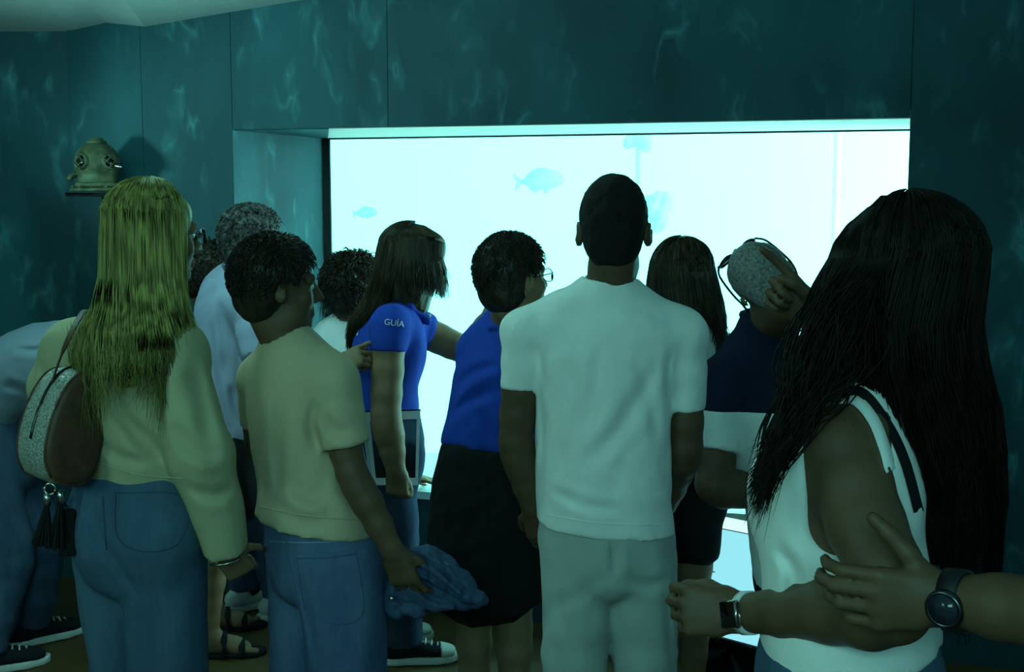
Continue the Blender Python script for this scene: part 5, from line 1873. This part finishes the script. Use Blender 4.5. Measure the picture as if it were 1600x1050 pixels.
# ---- diving helmet on its shelf
def helmet():
    c = P(152, 258, 4.99)
    s = 1.0
    r = root('diving_helmet', P(152, 301, 4.99), 'old brass diving helmet with grilled round windows on the small wall shelf', 'helmet')
    br, nt, b = new_mat('weathered_brass')
    n1 = noise(nt, 22, 4)
    rp = ramp(nt, n1.outputs[0], [(0.3, (0.035, 0.042, 0.020)), (0.7, (0.12, 0.14, 0.07))])
    nt.links.new(rp.outputs[0], b.inputs['Base Color'])
    b.inputs['Metallic'].default_value = 0.25
    b.inputs['Roughness'].default_value = 0.6
    add_bump(nt, b, [(n1.outputs[0], .25, .004)])
    dk = plain('dark_glass', (0.008, 0.012, 0.012), 0.15)
    I3 = np.eye(3)
    R = .090
    prof = [(R * .80, -.085), (R * .84, -.070), (R * .90, -.055)] + [(R * math.cos(t), .004 + R * 1.03 * math.sin(t)) for t in np.linspace(-.55, 1.32, 14)]
    obj('bonnet', *lathe(c, I3, prof, 32), br, r)
    obj('neck_ring', *lathe(c, I3, [(R * .86, -.090), (R * .98, -.088), (R * 1.0, -.080), (R * .98, -.072), (R * .86, -.070)], 32), br, r)
    zb = (P(152, 300, 4.99) - c)[2]
    V, f = lathe(c, I3, [(R * 1.16, zb + .002), (R * 1.18, zb + .010), (R * 1.10, zb + .018), (R * .98, -.092), (R * .88, -.088)], 36)
    V = (V - c) * A(1.08, .82, 1) + c
    obj('breastplate', V, f, br, r)
    for a in np.linspace(0, 2 * math.pi, 12, endpoint=False):
        p = c + A(math.cos(a) * R * 1.14, math.sin(a) * R * .86, zb + .020)
        obj('bolt', *lathe(p, I3, [(.0065, -.006), (.0065, .004), (.003, .007)], 8), br, r)
    obj('top_boss', *lathe(c + A(0, 0, R * .98), I3, [(.036, -.010), (.040, .0), (.040, .008), (.030, .011), (.026, .020), (.010, .022)], 20), br, r)

    def port(az, el_, rad, grill=True):
        a, e = math.radians(az), math.radians(el_)
        d = A(math.sin(a) * math.cos(e), -math.cos(a) * math.cos(e), math.sin(e))
        sd = nrm(np.cross(d, A(0, 0, 1)))
        ax = np.stack([sd, np.cross(d, sd), d], 1)
        p = c + d * (R * .93)
        w = obj('porthole', *lathe(p, ax, [(rad * 1.05, -.02), (rad * 1.12, .004), (rad * 1.05, .012), (rad * .88, .014), (rad * .84, .009)], 24), br, r)
        obj('glass', *lathe(p, ax, [(rad * .86, .0), (rad * .86, .0095), (.002, .0098)], 20), dk, w)
        if grill:
            bars = []
            for k in (-.42, .42):
                for q in (0, 1):
                    u, v = (ax[:, 0], ax[:, 1])
                    u, v = (u + v) / math.sqrt(2), (v - u) / math.sqrt(2)
                    if q:
                        u, v = v, u
                    L = rad * math.sqrt(1 - k * k)
                    bars.append(tube1([p + d * .013 + u * k * rad - v * L, p + d * .020 + u * k * rad, p + d * .013 + u * k * rad + v * L], .0022, 6))
            obj('grille', *merge(*bars), br, w)
    port(-25, 8, .030)
    port(50, 8, .030)
    port(-112, 6, .024)
    port(150, 6, .026)
    obj('valve', *tube1(catmull([c + A(-.085, .01, -.035), c + A(-.105, -.005, -.045), c + A(-.112, -.012, -.06)], 3), .012, 10), br, r, label='small side valve')
    obj('air_fitting', *tube1(catmull([c + A(.070, -.045, .002), c + A(.100, -.055, -.006), c + A(.118, -.058, -.010)], 3), .005, 8), M_metal, r, label='bright metal air fitting')
    # shelf
    wall_y = Q(U(155, 1.7), 0)[1]
    ctr = P(156, 300.3, 4.99)
    sh = root('wall_shelf', ctr - A(0, 0, .03), 'small dark shelf on the corner wall under the diving helmet', 'shelf')
    u0 = float((ctr - A(0, 4.68, 0)) @ E_)
    off = float((ctr - A(0, 4.68, 0)) @ N_)
    V, f = slab(u0 - .095, u0 + .125, ctr[2] - .018, ctr[2] - .001, off - .10, -.012, .003)
    M_sh = plain('dark_wood', (0.012, 0.016, 0.016), .5)
    obj('board', V, f, M_sh, sh)
    for k in (-.07, .08):
        obj('bracket', *slab(u0 + k - .008, u0 + k + .008, ctr[2] - .10, ctr[2] - .018, -.04, -.012, .002), M_sh, sh)


helmet()


# ---- tank life: two fish, two posts with growth
M_fish, nt, b = new_mat('silver_fish')
n1 = noise(nt, 14, 3)
rp = ramp(nt, n1.outputs[0], [(0.3, (0.34, 0.34, 0.34)), (0.7, (0.62, 0.56, 0.56))])
nt.links.new(rp.outputs[0], b.inputs['Base Color'])
b.inputs['Roughness'].default_value = 0.4
M_fin = plain('fish_fin', (0.5, 0.62, 0.6), .5)


def fish(px, py, Y, L, yaw, label):
    c = P(px, py, Y)
    B = basis(yaw, 6, 0)
    f_, u_, s_ = B[:, 1], B[:, 2], B[:, 0]
    T = lambda x, z, y=0: c + f_ * x * L + u_ * z * L + s_ * y * L
    pr = loft([(T(-.40, 0), .016 * L, .030 * L, 0), (T(-.25, .0), .05 * L, .10 * L, 0), (T(0, .0), .075 * L, .20 * L, 0), (T(.22, -.01), .075 * L, .19 * L, 0), (T(.38, -.03), .055 * L, .12 * L, 0), (T(.47, -.045), .02 * L, .04 * L, 0)], 3, .01)
    # ellipse axes follow the fish: width across s_, height along u_
    st = [(-.40, 0, .016, .028), (-.25, 0, .05, .10), (0, 0, .075, .20), (.22, -.01, .075, .185), (.38, -.03, .055, .115), (.47, -.045, .02, .04)]
    M = catmull([(a, b_, w, h) for a, b_, w, h in st], 3)
    pr = [seg(T(M[i][0], M[i][1]), T(M[i + 1][0], M[i + 1][1]), M[i][2] * L, M[i][3] * L, M[i + 1][2] * L, M[i + 1][3] * L, s_, .008) for i in range(len(M) - 1)]
    V, q = solidify(pr, .035 * L)
    o = obj('fish', V, q, M_fish, None, origin=c)
    tag(o, label, 'fish')

    def fin(pts, nm):
        p = [T(*x) for x in pts]
        V, f = extrude_outline(np.array(p) + s_ * .004 * L, s_, .008 * L)
        obj(nm, V, f, M_fin, o, False)
    fin([(-.38, .03), (-.50, .16), (-.54, .17), (-.47, 0), (-.54, -.17), (-.50, -.16), (-.38, -.03)], 'tail_fin')
    fin([(.18, .17), (.10, .235), (-.10, .23), (-.26, .13), (-.25, .08), (0, .18)], 'dorsal_fin')
    fin([(-.05, -.17), (-.12, -.245), (-.26, -.15), (-.25, -.08)], 'anal_fin')
    fin([(.17, -.16), (.08, -.27), (.02, -.24), (.06, -.18)], 'pelvic_fin')
    for sgn in (-1, 1):
        obj('eye', *lathe_quick(T(.37, .01, sgn * .048), .020 * L, 10), EYED, o)


fish(845, 281, 6.75, .285, 84, 'larger silver fish swimming high in the tank, left of the tall young man')
fish(571, 332, 7.0, .14, 86, 'small pale fish near the left edge of the tank window')

M_post = plain('tank_post', (0.62, 0.72, 0.70), .7)
M_grow = plain('sponge_growth', (0.40, 0.58, 0.56), .95, 0, .2, .2, 20)


def post(px, Y, growths, label):
    b0, t0 = G(px, Y, -1.15), G(px, Y, 2.95)
    b0[0] = t0[0] = P(px, 260, Y)[0]
    r = root('tank_post', b0, label, 'post', None)
    obj('pole', *tube1([b0, (b0 + t0) / 2, t0], .020, 14), M_post, r)
    obj('foot_plate', *lathe(b0, np.eye(3), [(.07, 0), (.07, .012), (.022, .014)], 18), M_post, r)
    for gx, gy, lumps in growths:
        rng = random.Random(int(gx))
        pr = []
        for lx, ly, rr in lumps:
            p = P(lx, ly, Y)
            pr.append(ell(p, A(rr, rr * .8, rr) * 1.1, k=.03))
        V, q = solidify(pr, .011, disp=lambda X, Y_, Z: .012 * wob(X, Y_, Z, 42, gx) + .006 * wob(X, Y_, Z, 95, gy))
        obj('growth', V, q, M_grow, r, label='rounded clump of growth on the post')


post(999, 6.75, [(1028, 330, [(1018, 318, .045), (1034, 312, .04), (1030, 338, .055), (1024, 356, .035), (1042, 322, .03)]), (995, 222, [(985, 222, .030), (1008, 222, .045), (1000, 214, .035)])],
     'thin pale post with clumps of growth inside the tank beside the tall young man')
post(1308, 6.5, [], 'thin bare post inside the tank near the right end of the window')


# ---- information panel below the sill; its added glow stands in for tank light
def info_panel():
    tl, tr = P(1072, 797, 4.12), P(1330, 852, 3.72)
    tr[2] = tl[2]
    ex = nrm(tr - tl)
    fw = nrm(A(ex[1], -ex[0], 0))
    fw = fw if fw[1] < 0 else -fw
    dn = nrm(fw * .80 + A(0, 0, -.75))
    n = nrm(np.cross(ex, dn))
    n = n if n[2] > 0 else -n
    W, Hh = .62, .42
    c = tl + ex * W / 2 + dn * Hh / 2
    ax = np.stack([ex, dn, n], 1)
    r = root('information_panel', A(c[0], c[1], 0), 'sloping information panel with added glow below the window, between the shorts and the white shirt', 'panel')
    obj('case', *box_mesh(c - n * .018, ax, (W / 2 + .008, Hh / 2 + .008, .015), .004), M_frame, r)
    obj('screen', *box_mesh(c, ax, (W / 2, Hh / 2, .003), .001), emitter('panel_glow', (0.27, 0.72, 0.80), 1.15), r)
    obj('header', *box_mesh(c - dn * (Hh / 2 - .022) + n * .0032, ax, (W / 2, .022, .001), .0003), emitter('header_glow', (0.62, 0.92, 0.95), 1.2), r)
    obj('rule', *box_mesh(c - dn * (Hh / 2 - .046) + n * .0032, ax, (W / 2, .0016, .001), .0003), plain('printed_rule', (0.02, 0.05, 0.07), .5), r)
    pr_ = lambda u, v: c + ex * (u - .5) * W + dn * (v - .5) * Hh + n * .0045
    coral = []
    for a in np.linspace(-.9, .9, 6):
        coral.append(tube1([pr_(.10, .22), pr_(.10 + .035 * math.sin(a), .22 - .05 * math.cos(a)), pr_(.10 + .06 * math.sin(a), .22 - .10 * math.cos(a))], .004, 5))
    obj('printed_coral', *merge(*coral), plain('coral_print', (0.75, 0.62, 0.80), .6), r)
    fishv = [pr_(.30 + .05 * math.cos(t), .50 + .018 * math.sin(t) * (1 if math.cos(t) < .6 else .6)) for t in np.linspace(0, 2 * math.pi, 16, endpoint=False)]
    fv = np.array(fishv)
    V, f = extrude_outline(fv, n, .0015)
    obj('printed_fish', V, f, plain('pale_print', (0.82, 0.86, 0.80), .6), r, False)
    weed = [tube1([pr_(.075, .80), pr_(.075 + dx, .70), pr_(.075 + dx * 1.8, .63)], .0045, 5) for dx in (-.02, .005, .03)]
    obj('printed_weed', *merge(*weed), plain('weed_print', (0.03, 0.05, 0.04), .6), r)
    obj('pedestal', *box_mesh(A(c[0], c[1] + .04, (c[2] - .03) / 2), np.stack([ex, A(-ex[1], ex[0], 0), A(0, 0, 1)], 1), (.16, .05, (c[2] - .03) / 2), .004), M_frame, r)


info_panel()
